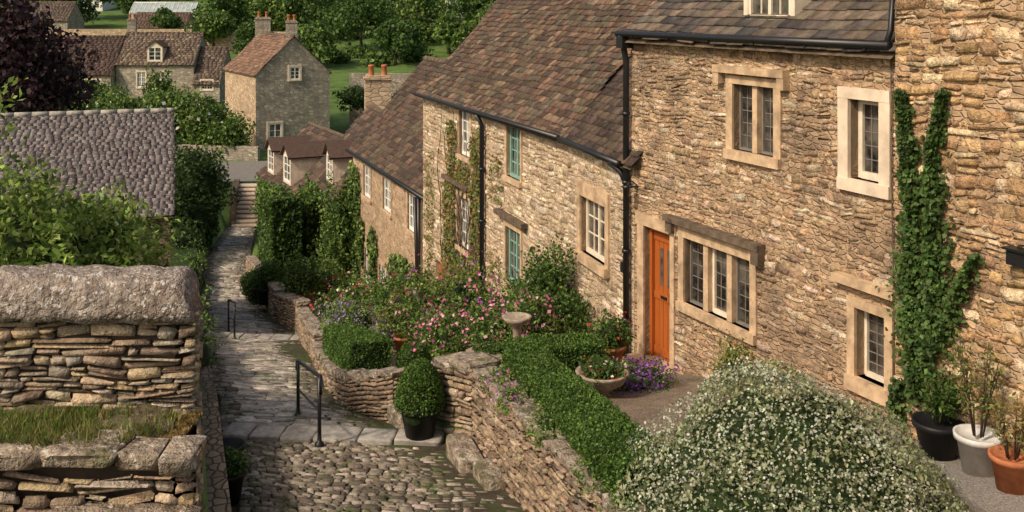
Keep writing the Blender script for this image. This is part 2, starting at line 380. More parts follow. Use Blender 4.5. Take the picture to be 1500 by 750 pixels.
def tiles(fr,u0,u1,ze,pitch,o_eave,L,tw,gauge,th,cols,m,parent,name='roof_tiles',sag=.02,flip=False,W=0):
    p=math.radians(pitch); rows=int(L/gauge)+1; R=[]
    for r in range(rows):
        x=u0-U(0,.03)
        while x<u1:
            w=U(*tw); e=min(x+w,u1+U(0,.03)); R.append((x+.003,e-.003,r*gauge+U(-.018,.014)*min(1,th/.016),r)); x+=w
    R=np.array(R); n=len(R)
    a=np.stack([R[:,0],R[:,1],R[:,1],R[:,0]],1); s0=R[:,2]; s1=np.minimum(s0+gauge*1.35,L)
    s=np.stack([s0,s0,s1,s1],1)+0
    s[:,0]+=U(-.012,.012,n)*min(1,th/.014); s[:,1]+=U(-.012,.012,n)*min(1,th/.014)
    hl=th*1.9+U(0,th*.7,n); c=np.stack([hl,hl+U(-.004,.004,n),np.full(n,.004),np.full(n,.004)],1)
    cc=np.concatenate([c,c-th],1); aa=np.concatenate([a,a],1); ss=np.concatenate([s,s],1)
    cc=cc+sag*wav(aa*.6,ss*.7)
    ho=-(ss*math.cos(p))+cc*math.sin(p); z=ze+ss*math.sin(p)+cc*math.cos(p)
    if flip: o=-(W)-(o_eave+ho)
    else: o=o_eave+ho
    V=fr.P(aa.ravel(),o.ravel(),z.ravel())
    q=np.array([[0,1,2,3],[4,5,1,0],[5,6,2,1],[7,4,0,3]])
    F=(np.arange(n)[:,None,None]*8+q[None]).reshape(-1,4)
    if flip: F=F[:,::-1]
    C=np.repeat(pal(n,cols,.3,.05),8,0)
    return mesh_obj(name,V,F,m,parent,col=C)
def wallmesh(fr,u0,u1,z0,z1,W,ops,rev=.16,gable=0,A=None):
    A=A or Acc()
    us=sorted({u0,u1,*[x for o in ops for x in o[:2]]}); zs=sorted({z0,z1,*[x for o in ops for x in o[2:4]]})
    for a,b in zip(us,us[1:]):
        for c,d in zip(zs,zs[1:]):
            mu,mz=(a+b)/2,(c+d)/2
            if any(o[0]<mu<o[1] and o[2]<mz<o[3] for o in ops): continue
            A.quad([fr.P(a,0,c),fr.P(b,0,c),fr.P(b,0,d),fr.P(a,0,d)],[(a,c),(b,c),(b,d),(a,d)])
    for (a,b,c,d) in [o[:4] for o in ops]:
        for (x,y) in (((a,c),(a,d)),((a,d),(b,d)),((b,d),(b,c)),((b,c),(a,c))):
            A.quad([fr.P(x[0],0,x[1]),fr.P(y[0],0,y[1]),fr.P(y[0],-rev-.1,y[1]),fr.P(x[0],-rev-.1,x[1])],[(0,x[1]),(.01,y[1]+x[0]),(rev,y[1]),(rev,x[1])])
    for u in (u0,u1):
        A.quad([fr.P(u,0,z0),fr.P(u,-W,z0),fr.P(u,-W,z1),fr.P(u,0,z1)],[(0,z0),(W,z0),(W,z1),(0,z1)])
        if gable: A.tri([fr.P(u,0,z1),fr.P(u,-W,z1),fr.P(u,-W/2,z1+gable)],[(0,z1),(W,z1),(W/2,z1+gable)])
    A.quad([fr.P(u0,-W,z0),fr.P(u1,-W,z0),fr.P(u1,-W,z1),fr.P(u0,-W,z1)],[(u0,z0),(u1,z0),(u1,z1),(u0,z1)])
    return A
def roof(fr,u0,u1,ze,W,pitch,ov,tw,gauge,th,cols,m,g,ridgemat=None,back=False,sag=.02,rr=.11):
    p=math.radians(pitch); L=(W/2+ov)/math.cos(p); z0=ze-ov*math.tan(p)
    tiles(fr,u0,u1,z0,pitch,ov,L,tw,gauge,th,cols,m,g,sag=sag)
    if back: tiles(fr,u0,u1,z0,pitch,ov,L,tw,gauge,th,cols,m,g,'roof_tiles_rear',sag,True,W)
    A=Acc(); zr=ze+W/2*math.tan(p)
    for k in (0,1):
        oe=ov if k==0 else -W-ov
        A.quad([fr.P(u0+.03,oe,z0-.05),fr.P(u1-.03,oe,z0-.05),fr.P(u1-.03,-W/2,zr-.05),fr.P(u0+.03,-W/2,zr-.05)])
    A.done('roof_deck',M['darkstone'],g)
    x=u0
    A=Acc()
    while x<u1:
        e=min(x+.45,u1); pts=[fr.P(x,-W/2,zr+.02),fr.P(e-.01,-W/2,zr+.02)]
        A.geo(*tube(pts,rr,8)); x=e+.0001
    A.done('ridge_tiles',ridgemat or M['darkstone'],g,True)
def win(fr,D,u0,u1,z0,z1,lights=2,cols=2,rows=3,dep=.13,fw=.045,bw=.018,mat_='white'):
    D['glass'].quad([fr.P(u0,-dep,z0),fr.P(u1,-dep,z0),fr.P(u1,-dep,z1),fr.P(u0,-dep,z1)],[(u0,z0),(u1,z0),(u1,z1),(u0,z1)])
    A=D[mat_]; a,b=-dep-.02,-dep+.035
    A.box(fr,u0,u0+fw,a,b,z0,z1);A.box(fr,u1-fw,u1,a,b,z0,z1);A.box(fr,u0+fw,u1-fw,a,b,z1-fw,z1);A.box(fr,u0+fw,u1-fw,a,b+.02,z0,z0+fw*1.2)
    lw=(u1-u0-2*fw)/lights
    for i in range(lights):
        x0=u0+fw+i*lw
        if i: A.box(fr,x0-fw*.6,x0+fw*.6,a,b-.004,z0+fw,z1-fw)
        for j in range(1,cols):
            x=x0+lw*j/cols; A.box(fr,x-bw/2,x+bw/2,a,b-.018,z0+fw,z1-fw)
    for j in range(1,rows):
        z=z0+fw+(z1-z0-2*fw)*j/rows; A.box(fr,u0+fw,u1-fw,a,b-.022,z-bw/2,z+bw/2)
def leadwin(fr,D,u0,u1,z0,z1,dep=.12,cols=3,rows=5,fm='lead',fw=.022):
    win(fr,D,u0,u1,z0,z1,1,1,1,dep,fw,.01,fm)
    A=D['lead']; x0,x1,y0,y1=u0+fw,u1-fw,z0+fw,z1-fw
    for j in range(1,cols):
        x=x0+(x1-x0)*j/cols; A.box(fr,x-.005,x+.005,-dep,-dep+.008,y0,y1)
    for j in range(1,rows):
        z=y0+(y1-y0)*j/rows; A.box(fr,x0,x1,-dep,-dep+.007,z-.005,z+.005)
def accs(): 
    from collections import defaultdict
    return defaultdict(Acc)
def flush(D,g,names):
    for k,a in list(D.items()): a.done(names.get(k,k),M[k],g)
NM={'glass':'window_glass','white':'window_frames','green':'window_frames_green','cream':'window_frames_cream','lead':'leaded_bars','dress':'stone_dressings','dresspale':'pale_stone_surround','darkstone':'hood_moulds','iron':'ironwork','door':'door','slate':'slab_roof'}
# ================================================================= TERRAIN
zs=interp([(0,-3.3),(5,-4.25),(10.3,-5.1),(13,-5.5),(27,-8.75),(36,-10.5),(48,-11.9),(60,-12.9),(64.6,-11.2),(82,-11.4),(95,-9.9),(100,-9.6),(120,-7.8),(150,-5.2),(170,-2.9),(200,-.1),(260,7),(400,22),(900,40)])
zg=interp([(0,-3.8),(5,-4.0),(8.7,-4.1),(9.5,-4.2),(10.45,-4.3),(13.6,-4.9),(15.3,-5.6),(17,-6.1),(21,-7.05),(27,-8.35),(36,-10.25),(44,-11.3),(60,-12.8),(64.6,-11.2)])
xL=interp([(0,0.4),(5,-1.2),(13,-3.73),(27,-8.28),(36,-11.0),(48,-14.4),(60,-16.7),(61,-17)])
xR=interp([(0,3.3),(5,1.77),(8.1,.84),(12.5,-.48),(12.7,-.75),(13.3,-1.05),(14.0,-1.6),(15.3,-2.42),(17,-3.0),(21.4,-4.15),(27.8,-5.84),(31,-7.2),(43.6,-11.3),(60,-14.9)])
V=[];F=[]; ys=list(np.arange(-20,64.6,.5))+[64.6,70,76,82,88,95,100,110,120,135,150,170,200,230,260,320,400,600,900]
for y in ys:
    yy=max(y,0); l=float(xL(yy)); r=float(xR(yy)); s=float(zs(yy)); lf=s+(.9 if y<60 else 0); gr=float(zg(yy)) if y<64 else s
    if y>=60: s=min(s,-12.9+ (y-60)*.37) if y<64.7 else s
    if y>64: l,r=-17,-15.3
    for x,z in ((-700,lf),(-120,lf),(-60,lf),(l-8,lf),(l-.3,lf),(l-.02,s-.05),(r+.02,s-.05),(r+.12,gr-.02),(r+4,gr-.02),(60,gr-.02),(700,gr)):
        V.append((x,y,z+(.0 if abs(x)<30 or y<90 else 1.2*math.sin(x*.05)*min(1,(y-90)/60))))
nx=11
for i in range(len(ys)-1):
    for k in range(nx-1): F.append((i*nx+k,i*nx+k+1,(i+1)*nx+k+1,(i+1)*nx+k))
mesh_obj('ground',V,np.array(F),M['ground'],smooth=False)
V=[];F=[];ys=np.arange(2,46,.4)
for y in ys:
    r=float(xR(y)); 
    for k in range(9):
        x=r+.1+k*(9)/8; V.append((x,y,float(zg(y))+.012+.015*wav(x*1.5,y*1.5)))
for i in range(len(ys)-1):
    for k in range(8): F.append((i*9+k,i*9+k+1,(i+1)*9+k+1,(i+1)*9+k))
mesh_obj('garden_terrace',V,np.array(F),M['terrace'],smooth=True)
V=[];F=[];ys=np.arange(4,10.6,.3)
for y in ys:
    xw=8.714-.467*y
    for k in range(6): V.append((xw-1.4+k*.28,y,float(zg(y))+.035+.008*wav(k*2.,y*3)))
for i in range(len(ys)-1):
    for k in range(5): F.append((i*6+k,i*6+k+1,(i+1)*6+k+1,(i+1)*6+k))
mesh_obj('gravel_path',V,np.array(F),M['gravel'],smooth=True)
st=empty('cobbled_street')
V=[];F=[];ys=np.arange(1,60.2,.3)
for y in ys:
    l=float(xL(y));r=float(xR(y))
    for k in range(7):
        x=l+(r-l)*k/6; V.append((x,y,float(zs(y))-.008+.01*wav(x,y)))
for i in range(len(ys)-1):
    for k in range(6): F.append((i*7+k,i*7+k+1,(i+1)*7+k+1,(i+1)*7+k))
mesh_obj('street_bed',V,np.array(F),M['street'],st,smooth=True)
def street_fn(u,v,h):
    x=xL(v)+u+.05*np.sin(v*1.3); y=v+.05*np.sin(u*2.1+v*.8)+.03*np.sin(u*5)-.12*(u-1.2)
    return np.stack([x,y,zs(v)+h+.012*wav(x,v)+.02*np.sin(u*1.3)],-1)
R=[];R2=[];R3=[];y=7.5
while y<59:
    h=U(.055,.095) if y<13 else (U(.10,.22) if y<30 else U(.2,.35))
    w=float(xR(y)-xL(y)); x=.04
    while x<w-.08:
        flag=(y>13.3) and (.25<x<w-.6)
        l=U(.08,.20) if y<13 else (U(.22,.6) if flag else U(.10,.24))
        if not(12.72<y<13.32 or 26.4<y<26.9): (R if y<13 else (R2 if flag else R3)).append((x,min(x+l,w-.02)-.012,y,y+h-.012))
        x+=l
    y+=h
pillows('cobbles',np.array(R),street_fn,.016,(.006,.03),[(.23,.19,.14),(.17,.135,.10),(.30,.25,.195),(.12,.10,.075),(.38,.32,.255)],M['cobble'],st,jit=.009,skew=.05)
pillows('flagstones',np.array(R2),street_fn,.02,(.002,.02),[(.48,.42,.345),(.38,.33,.27),(.28,.24,.195),(.54,.475,.39)],M['cobble'],st,jit=.018,skew=.08)
pillows('side_setts',np.array(R3),street_fn,.02,(.006,.03),[(.23,.19,.145),(.16,.13,.10),(.30,.25,.20),(.12,.10,.075)],M['cobble'],st,jit=.012)
for y0 in (13.0,26.6):
    it=[];x=float(xL(y0))+.05; e=float(xR(y0))-.1
    if y0<20: e=-.95
    while x<e:
        l=U(.3,.6); it.append(((x+l/2,y0+.10*(x-float(xL(y0))-1.2)*-1.0+U(-.015,.015),float(zs(y0))+.012+U(-.008,.008)),(1,-.12+U(-.02,.02)),(l-.015,U(.36,.42),.14))); x+=l
    rocks('threshold_slabs',it,M['kerbslab'],st,jit=.045,rnd=.03,smooth=False)
it=[]
for i in range(10):
    it.append(((-15.55-.25*(i*.45),59.7+i*.45,-12.82+.18*i),(1,.06),(1.5,.6,.13)))
rocks('stone_steps',it,M['dresspale'],None,jit=.03,smooth=False)
A=Acc(); fr=Fr((-17.6,64.9),(-16.45,59.6)); A.box(fr,0,fr.L,-.35,.0,-13.2,-11.0)
fr=Fr((-15.8,64.9),(-14.6,59.6)); A.box(fr,0,fr.L,-.35,0,-13.2,-10.9)
A.done('step_side_wall',M['rubdark'])
V=[(-60,65,-11.17),(10,65,-11.17),(10,74,-11.25),(-60,74,-11.25)]
mesh_obj('road',V,np.array([[0,1,2,3]]),M['asphalt'])
# ================================================================= COTTAGE A
A0=(1.742,14.93); tA=np.array([.4236,-.9058])
frA=Fr(A0,np.array(A0)+tA*5.17); g=empty('stone_cottage'); D=accs()
opA=[(.36,1.03,-5.3,-3.13),(1.35,2.75,-3.97,-3.10),(2.41,3.19,-1.79,-.97),(4.42,4.86,-1.84,-.99),(4.51,4.93,-3.92,-3.19)]
wallmesh(frA,0,5.17,-5.6,-.36,6,opA,.16,gable=3*math.tan(math.radians(38))).done('walls',M['wallA'],g)
ex=[(.2,1.1,-5.3,-2.95),(1.22,2.86,-4.12,-2.86),(2.28,3.3,-1.92,-.78),(4.26,4.99,-1.98,-.86),(4.37,5.03,-4.08,-2.9)]
R=rects(0,5.17,-5.4,-.42,(.045,.115),(.06,.27),ex,.010)
CA=[(.57,.39,.24),(.48,.32,.19),(.65,.485,.335),(.38,.255,.155),(.53,.36,.21),(.29,.20,.13),(.70,.56,.41)]
pillows('rubble_stones',R,facade_fn(frA),.016,(-.007,.026),CA,M['stoneA'],g,jit=.014,skew=.08)
def surround(fr,D,o,m='dress',j=.13,head=.14,sill=.12,proud=.03,sproud=.07):
    a,b,c,d=o
    D[m].box(fr,a-j,a,-.12,proud,c,d); D[m].box(fr,b,b+j,-.12,proud,c,d)
    D[m].box(fr,a-j,b+j,-.12,proud+.004,d,d+head); D[m].box(fr,a-j,b+j,-.16,sproud,c-sill,c)
D['dress'].box(frA,.2,.36,-.2,.03,-5.3,-3.13); D['dress'].box(frA,1.03,1.13,-.2,.03,-5.3,-3.13); D['dress'].box(frA,.16,1.17,-.2,.035,-3.13,-2.97)
for i in range(5):
    x0=.42+i*.11; D['door'].box(frA,x0+.004,x0+.106,-.18,-.13,-4.98,-3.2)
D['door'].box(frA,.36,.42,-.19,-.08,-5.0,-3.13);D['door'].box(frA,.97,1.03,-.19,-.08,-5.0,-3.13);D['door'].box(frA,.42,.97,-.19,-.08,-3.2,-3.13)
for z in (-4.93,-4.15,-3.32): D['door'].box(frA,.43,.965,-.132,-.11,z,z+.1)
for x0 in (.56,.74): D['glass'].quad([frA.P(x0,-.127,-3.95),frA.P(x0+.08,-.127,-3.95),frA.P(x0+.08,-.127,-3.42),frA.P(x0,-.127,-3.42)])
D['iron'].box(frA,.62,.76,-.108,-.095,-4.12,-4.08);D['iron'].box(frA,.88,.92,-.108,-.06,-4.15,-3.98)
D['dress'].box(frA,.2,1.15,-.2,.28,-5.25,-4.99)
a,b,c,d=opA[1]; surround(frA,D,opA[1],j=.12,head=.13)
w=(b-a-.2)/3
for i in range(3):
    x=a+i*(w+.1)
    if i: D['dress'].box(frA,x-.1,x,-.15,-.01,c,d)
    leadwin(frA,D,x,x+w,c,d,.12,3,5,'cream' if i==1 else 'lead',.04 if i==1 else .02)
D['darkstone'].box(frA,1.0,3.02,-.02,.13,-2.93,-2.85);D['darkstone'].box(frA,1.02,1.16,-.02,.1,-3.08,-2.93);D['darkstone'].box(frA,2.88,3.02,-.02,.12,-3.1,-2.93)
a,b,c,d=opA[2]; surround(frA,D,opA[2],j=.13,head=.1)
w=(b-a-.09)/2
for i in range(2):
    x=a+i*(w+.09); leadwin(frA,D,x,x+w,c,d,.12,3,5)
D['dress'].box(frA,a+w,a+w+.09,-.15,-.01,c,d)
D['dress'].box(frA,2.1,3.45,-.02,.11,-.84,-.75);D['dress'].box(frA,2.1,2.22,-.02,.10,-.98,-.84);D['dress'].box(frA,3.33,3.45,-.02,.10,-.98,-.84)
surround(frA,D,opA[3],'dresspale',.15,.12,.13,.045,.06); a,b,c,d=opA[3]
leadwin(frA,D,a,b,c,d,.14,3,5,'cream',.06)
surround(frA,D,opA[4],'dress',.11,.1,.15,.04,.08); a,b,c,d=opA[4]
leadwin(frA,D,a,b,c,d,.14,3,6,'cream',.035)
D['dress'].box(frA,4.25,5.12,-.02,.12,-2.96,-2.87)
A=Acc(); A.geo(*tube([frA.P(-.12,.17,-.41),frA.P(5.13,.17,-.40)],.045,8))
for u in np.arange(.3,5.1,.9): A.box(frA,u,u+.03,.0,.2,-.46,-.44)
A.geo(*tube([frA.P(5.08,.17,-.42),frA.P(5.08,.1,-.25),frA.P(5.08,.05,.3)],.03,8))
A.done('gutter_pipe',M['iron'],g,True)
roof(frA,-.08,5.17,-.36,6,38,.16,(.2,.42),.17,.016,[(.075,.06,.052),(.10,.08,.065),(.055,.047,.045),(.13,.10,.075),(.16,.12,.085)],M['slate'],g)
fd=Fr(frA.P(0,-.28,0)[:2],frA.P(1,-.28,0)[:2]); 
D['cream'].box(fd,2.28,2.36,-1.5,.03,-.22,.75);D['cream'].box(fd,3.16,3.24,-1.5,.03,-.22,.75);D['cream'].box(fd,2.36,3.16,-.05,.06,-.26,-.17);D['cream'].box(fd,2.36,3.16,-.05,.03,.67,.75)
win(fd,D,2.36,3.16,-.17,.67,2,2,3,.02,.045,.016,'cream'); D['slate'].box(fd,2.18,3.34,-1.9,.18,.75,.80)
flush(D,g,NM)
A=Acc(); A.geo(*tube([frA.P(-.02,.17,-.42),frA.P(-.02,.12,-.62),frA.P(-.02,.08,-.8),frA.P(-.02,.08,-5.1)],.045,8))
A.box(frA,-.1,.07,.02,.2,-.62,-.43)
for z in (-1.6,-2.6,-3.6,-4.6): A.geo(*tube([frA.P(-.02,.08,z),frA.P(-.02,.08,z+.05)],.062,8))
A.geo(*tube([frA.P(-.3,.2,-2.32),frA.P(-.12,.12,-2.42),frA.P(-.02,.08,-2.6)],.04,8))
A.done('downpipe',M['iron'],None,True)
g=empty('wall_lantern'); A=Acc(); A.box(frA,.16,.2,0,.2,-2.62,-2.6); A.geo(*tube([frA.P(.18,.0,-2.6),frA.P(.18,.12,-2.52),frA.P(.18,.2,-2.6)],.01,6))
A.geo(*lathe([(.0,.03),(.07,0),(.05,-.02),(.04,-.14),(.0,-.15)],frA.P(.18,.2,-2.6),8)); A.done('lantern',M['iron'],g)
A=Acc(); A.geo(*tube([frA.P(5.02,.035,-.45),frA.P(5.03,.035,-1.8),frA.P(5.06,.035,-3.0),frA.P(5.06,.035,-4.2)],.008,5)); A.done('wall_cable',M['darkstone'])
# ================================================================= COTTAGE B (right)
p=frA.P(5.17,.13,0)[:2]; frB=Fr(p,p+tA*7); g=empty('stone_cottage')
wallmesh(frB,0,7,-5.2,2.2,6,[],gable=3).done('walls',M['wallA'],g)
R=rects(0,4.2,-4.9,.9,(.05,.15),(.07,.28),(),.012)
CB=[(.60,.40,.22),(.52,.33,.17),(.67,.49,.305),(.44,.275,.14),(.57,.365,.185),(.35,.225,.125),(.70,.54,.35)]
pillows('rubble_stones',R,facade_fn(frB),.02,(-.003,.037),CB,M['stoneB'],g,jit=.017,skew=.09)
roof(frB,0,7,2.2,6,45,.2,(.25,.5),.2,.02,[(.12,.08,.05)],M['slate'],g)
A=Acc(); A.box(frB,1.36,1.7,0,.1,-2.25,-2.12); A.box(frB,1.34,1.72,0,.13,-2.12,-2.10); A.done('wall_letterbox',M['iron'])
# ================================================================= COTTAGE C
frC=Fr((.968,17.5),(1.742,14.93)); g=empty('stone_cottage'); D=accs()
opC=[(.62,1.72,-4.05,-3.12)]
wallmesh(frC,0,frC.L+.1,-6.4,-2.15,6,opC,gable=3.1).done('walls',M['wallD'],g)
R=rects(0,frC.L,-6.0,-2.2,(.055,.14),(.08,.3),[(.45,1.9,-4.22,-2.85)],.011)
CD=[(.64,.50,.35),(.56,.42,.28),(.70,.57,.42),(.46,.34,.22),(.60,.46,.30),(.37,.275,.18),(.75,.63,.48)]
pillows('rubble_stones',R,facade_fn(frC),.018,(-.006,.028),CD,M['stoneD'],g,skew=.07)
surround(frC,D,opC[0],'dress',.14,.22,.14,.035,.1); win(frC,D,*opC[0],2,2,3,.12,.05,.02,'cream')
D['iron'].box(frC,2.38,2.52,.02,.05,-3.95,-3.8)
roof(frC,.0,frC.L+.3,-2.15,6,47,.14,(.16,.34),.15,.014,[(.075,.05,.04),(.055,.04,.033),(.10,.07,.05)],M['tileD'],g)
A=Acc(); A.geo(*tube([frC.P(-.02,.18,-2.27),frC.P(frC.L,.2,-2.3)],.05,8)); A.done('gutter_pipe',M['iron'],g,True)
flush(D,g,NM)
# ================================================================= COTTAGE D
frD=Fr((-2.31,26.64),(.968,17.5)); g=empty('stone_cottage'); D=accs()
opD=[(3.26,4.1,-3.41,-2.35),(6.55,7.35,-3.4,-2.35),(3.2,4.05,-5.51,-4.36),(6.48,7.35,-5.5,-4.4),(1.2,2.1,-8.4,-6.3)]
wallmesh(frD,0,frD.L,-9,-2.13,6.4,opD,gable=3.4).done('walls',M['wallD'],g)
exD=[(a-.1,b+.1,c-.12,d+.12) for a,b,c,d in opD]
R=rects(0,frD.L,-8.6,-2.2,(.07,.15),(.1,.34),exD)
pillows('rubble_stones',R,facade_fn(frD),.02,(-.004,.03),CD,M['stoneD'],g,skew=.06)
for i,o in enumerate(opD[:4]):
    surround(frD,D,o,'dress',.09,.1,.1,.025,.07); win(frD,D,*o,2,2,4,.1,.05,.022,'green' if i in (1,3) else 'white')
for i in range(5): D['door'].box(frD,1.2+i*.18+.004,1.38+i*.18-.004,-.14,-.1,-8.3,-6.3)
D['darkstone'].box(frD,6.1,7.75,-.02,.14,-4.22,-4.13);D['darkstone'].box(frD,2.2,4.2,-.02,.14,-4.12,-4.03)
roof(frD,-.08,frD.L+.05,-2.13,6.4,47,.16,(.13,.3),.15,.018,[(.125,.075,.052),(.155,.095,.065),(.09,.056,.042),(.20,.135,.09),(.068,.046,.036),(.115,.085,.062),(.10,.085,.06)],M['tileD'],g,sag=.06)
A=Acc(); A.geo(*tube([frD.P(-.1,.2,-2.3),frD.P(frD.L,.2,-2.25)],.05,8))
A.geo(*tube([frD.P(5.2,.2,-2.3),frD.P(5.2,.09,-2.55),frD.P(5.2,.09,-7.0)],.05,8)); A.geo(*tube([frD.P(-.1,.2,-5),frD.P(-.1,.09,-8.3)],.05,8))
for z in (-3.5,-4.6,-5.7): A.geo(*tube([frD.P(5.2,.09,z),frD.P(5.2,.09,z+.06)],.07,8))
A.done('gutter_and_downpipe',M['iron'],g,True); flush(D,g,NM)
# ================================================================= COTTAGE E
frE=Fr((-5.62,36.2),(-1.97,26.64)); g=empty('stone_cottage'); D=accs()
opE=[(1.7,2.8,-6.4,-5.36),(4.45,5.5,-6.35,-5.35),(7.4,8.3,-6.38,-5.3),(3.95,5.1,-9.35,-8.17),(1.9,2.9,-9.3,-8.1)]
wallmesh(frE,0,frE.L,-11.3,-4.95,5.4,opE,gable=2.9).done('walls',M['rubE'],g)
for o in opE: surround(frE,D,o,'dress',.1,.14,.1,.03,.07); win(frE,D,*o,2,2,3,.08,.07,.035,'white')
roof(frE,-.1,frE.L,-4.95,5.4,48,.16,(.2,.42),.2,.022,[(.115,.072,.053),(.14,.09,.062),(.085,.053,.041),(.065,.046,.037),(.10,.08,.055)],M['tileD'],g,sag=.06)
A=Acc(); A.geo(*tube([frE.P(-.1,.2,-5.1),frE.P(frE.L,.2,-5.1)],.06,8)); A.geo(*tube([frE.P(8.9,.1,-5.1),frE.P(8.9,.1,-9.0)],.06,8)); A.done('gutter_and_downpipe',M['iron'],g,True)
flush(D,g,NM)
# ================================================================= COTTAGES F, G
def dormer(fr,D,uc,w,z0,z1,o=-.05,dep=1.8):
    f=Fr(fr.P(0,o,0)[:2],fr.P(1,o,0)[:2]); a,b=uc-w/2,uc+w/2
    D['dresspale'].box(f,a,a+.12,-dep,0,z0,z1);D['dresspale'].box(f,b-.12,b,-dep,0,z0,z1);D['dresspale'].box(f,a+.12,b-.12,-.1,0,z0,z0+.1);D['dresspale'].box(f,a+.12,b-.12,-.1,0,z1-.08,z1)
    win(f,D,a+.12,b-.12,z0+.1,z1-.08,2,1,3,.04,.07,.035,'white')
    zr=z1+w*.38; A=D['tiledorm']
    for s in (0,1):
        e=a-.15 if s==0 else b+.15
        A.quad([f.P(e,.15,z1-.08),f.P(uc,.15,zr),f.P(uc,-dep-.9,zr),f.P(e,-dep-.6,z1-.08)]); A.quad([f.P(e,.15,z1-.16),f.P(uc,.15,zr-.08),f.P(uc,-dep-.9,zr-.08),f.P(e,-dep-.6,z1-.16)])
        A.quad([f.P(e,.15,z1-.16),f.P(uc,.15,zr-.08),f.P(uc,.15,zr),f.P(e,.15,z1-.08)])
    D['dresspale'].tri([f.P(a,0,z1),f.P(b,0,z1),f.P(uc,0,zr-.05)])
M['tiledorm']=rubble('dormer_tiles',(.14,.085,.06),(.08,.052,.042),(.04,.03,.025),.3,.2)
NM['tiledorm']='dormer_roof'
def cott(p0,p1,ze,zb,W,pitch,ops,dorm,wm='rubE',tc=None,back=False,tm='tileD',wmat='white',gw=()):
    fr=Fr(p0,p1); g=empty('stone_cottage'); D=accs()
    wallmesh(fr,0,fr.L,zb,ze,W,ops,gable=W/2*math.tan(math.radians(pitch))).done('walls',M[wm],g)
    for o in ops: surround(fr,D,o,'dresspale',.12,.14,.12,.03,.06); win(fr,D,*o,2,2,3,.08,.08,.04,wmat)
    for d in dorm: dormer(fr,D,*d)
    gf=Fr(fr.P(fr.L,0,0)[:2],fr.P(fr.L,-W,0)[:2])
    for (a,b,c,d) in gw:
        q=Fr(gf.p0+fr.t*.14,gf.p1+fr.t*.14)
        if np.dot(q.n,fr.t)<0: q.n=-q.n
        D['dresspale'].box(q,a-.15,a,-.14,-.02,c,d);D['dresspale'].box(q,b,b+.15,-.14,-.02,c,d);D['dresspale'].box(q,a-.15,b+.15,-.14,-.015,d,d+.15);D['dresspale'].box(q,a-.15,b+.15,-.14,.02,c-.12,c)
        win(q,D,a,b,c,d,2,1,3,.10,.08,.04,wmat)
    roof(fr,-.1,fr.L+.1,ze,W,pitch,.18,(.3,.6),.28,.03,tc or [(.115,.075,.057),(.14,.092,.067),(.085,.057,.045),(.065,.048,.04)],M[tm],g,back=back,sag=.05)
    flush(D,g,NM); return fr,g
cott((-8.71,44.3),(-5.62,36.2),-7.2,-11.5,5.2,46,[(2.2,3.1,-9.7,-8.7)],[(4.0,1.3,-7.0,-5.85)])
cott((-13.0,53),(-8.71,44.3),-8.6,-12.8,5.2,42,[(6.5,7.4,-10.7,-9.8)],[(5.3,1.4,-8.4,-7.0),(2.0,1.3,-8.4,-7.1)])
def chimney(x,y,z0,z1,w,d,pots=2,m='farwarm',parent=None):
    g=parent or empty('chimney'); A=Acc(); f=Fr((x-w/2,y),(x+w/2,y+.2*w))
    A.box(f,0,w,-d,0,z0,z1);A.box(f,-.06,w+.06,-d-.06,.06,z1,z1+.1);A.box(f,.04,w-.04,-d+.04,-.04,z1+.1,z1+.2); A.done('stack',M[m],g)
    A=Acc()
    for i in range(pots):
        c=f.P(w*(i+.5)/pots,-d/2,z1+.2); A.geo(*lathe([(.13,0),(.11,.35),(.14,.37),(.14,.45),(.1,.46),(.09,.1)],c,12))
    A.done('chimney_pots',M['terra'],g,True); return g
chimney(-5.9,45.2,-7,-3.3,1.15,.8,2)
# ================================================================= FAR HOUSES
fr,g=cott((-24.65,88.05),(-20,80),-5.35,-12.5,6.03,44,[],[],wm='far',tc=[(.22,.13,.09),(.18,.105,.075),(.26,.16,.11)],back=True,gw=[(2.7,3.5,-5.9,-4.9),(1.0,2.0,-10.9,-9.3)])
chimney(fr.P(fr.L-.5,-3.0,0)[0],fr.P(fr.L-.5,-3,0)[1],-3.4,-1.4,.9,.7,2,'far',g)
chimney(fr.P(.8,-3.0,0)[0],fr.P(.8,-3,0)[1],-3.6,-1.2,1.3,.8,2,'far',g)
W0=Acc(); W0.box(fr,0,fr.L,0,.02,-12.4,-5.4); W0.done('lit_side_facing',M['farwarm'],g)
fr,g=cott((-38.7,100),(-31.1,100),-5.67,-11,6,44,[(2.1,2.9,-8.0,-6.5),(4.5,5.3,-8.0,-6.5)],[(3.8,1.5,-5.5,-4.0)],wm='far',tc=[(.18,.13,.10),(.14,.10,.08),(.22,.17,.12)])
chimney(-38.3,103,-4,-1.5,.8,.8,2,'far',g)
cott((-31.0,99.5),(-28.4,99.5),-7.5,-11,5.5,50,[(.8,1.9,-8.2,-7.3)],[],wm='far',tc=[(.18,.13,.10),(.13,.10,.08)])
fr,g=cott((-46,99),(-38.8,99),-6.6,-11,7,45,[(4.6,6.2,-8.6,-7.2)],[],wm='far',tc=[(.10,.065,.055),(.08,.05,.045)])
cott((-75,152),(-66,152),-2.2,-6,6,42,[(1.5,2.4,-4.4,-3.2),(5,5.9,-4.4,-3.2)],[],wm='far',tc=[(.15,.11,.09),(.11,.085,.07)])
cott((-56,150.5),(-48,150.5),-3.2,-7,5,40,[(1.5,2.4,-5.0,-4.0),(5,5.9,-5.0,-4.0)],[],wm='farwarm',tc=[(.17,.11,.085),(.13,.085,.07)])
A=Acc(); A.box(WORLD,-14.3,4,-90.6,-90,-12,-6.0); A.done('garden_wall',M['far'])
A=Acc(); A.box(WORLD,-66,-46,-147.8,-147,-7,-3.4); A.box(WORLD,-46,-30,-140.8,-140,-8,-3.6); A.done('garden_wall',M['farwarm'])
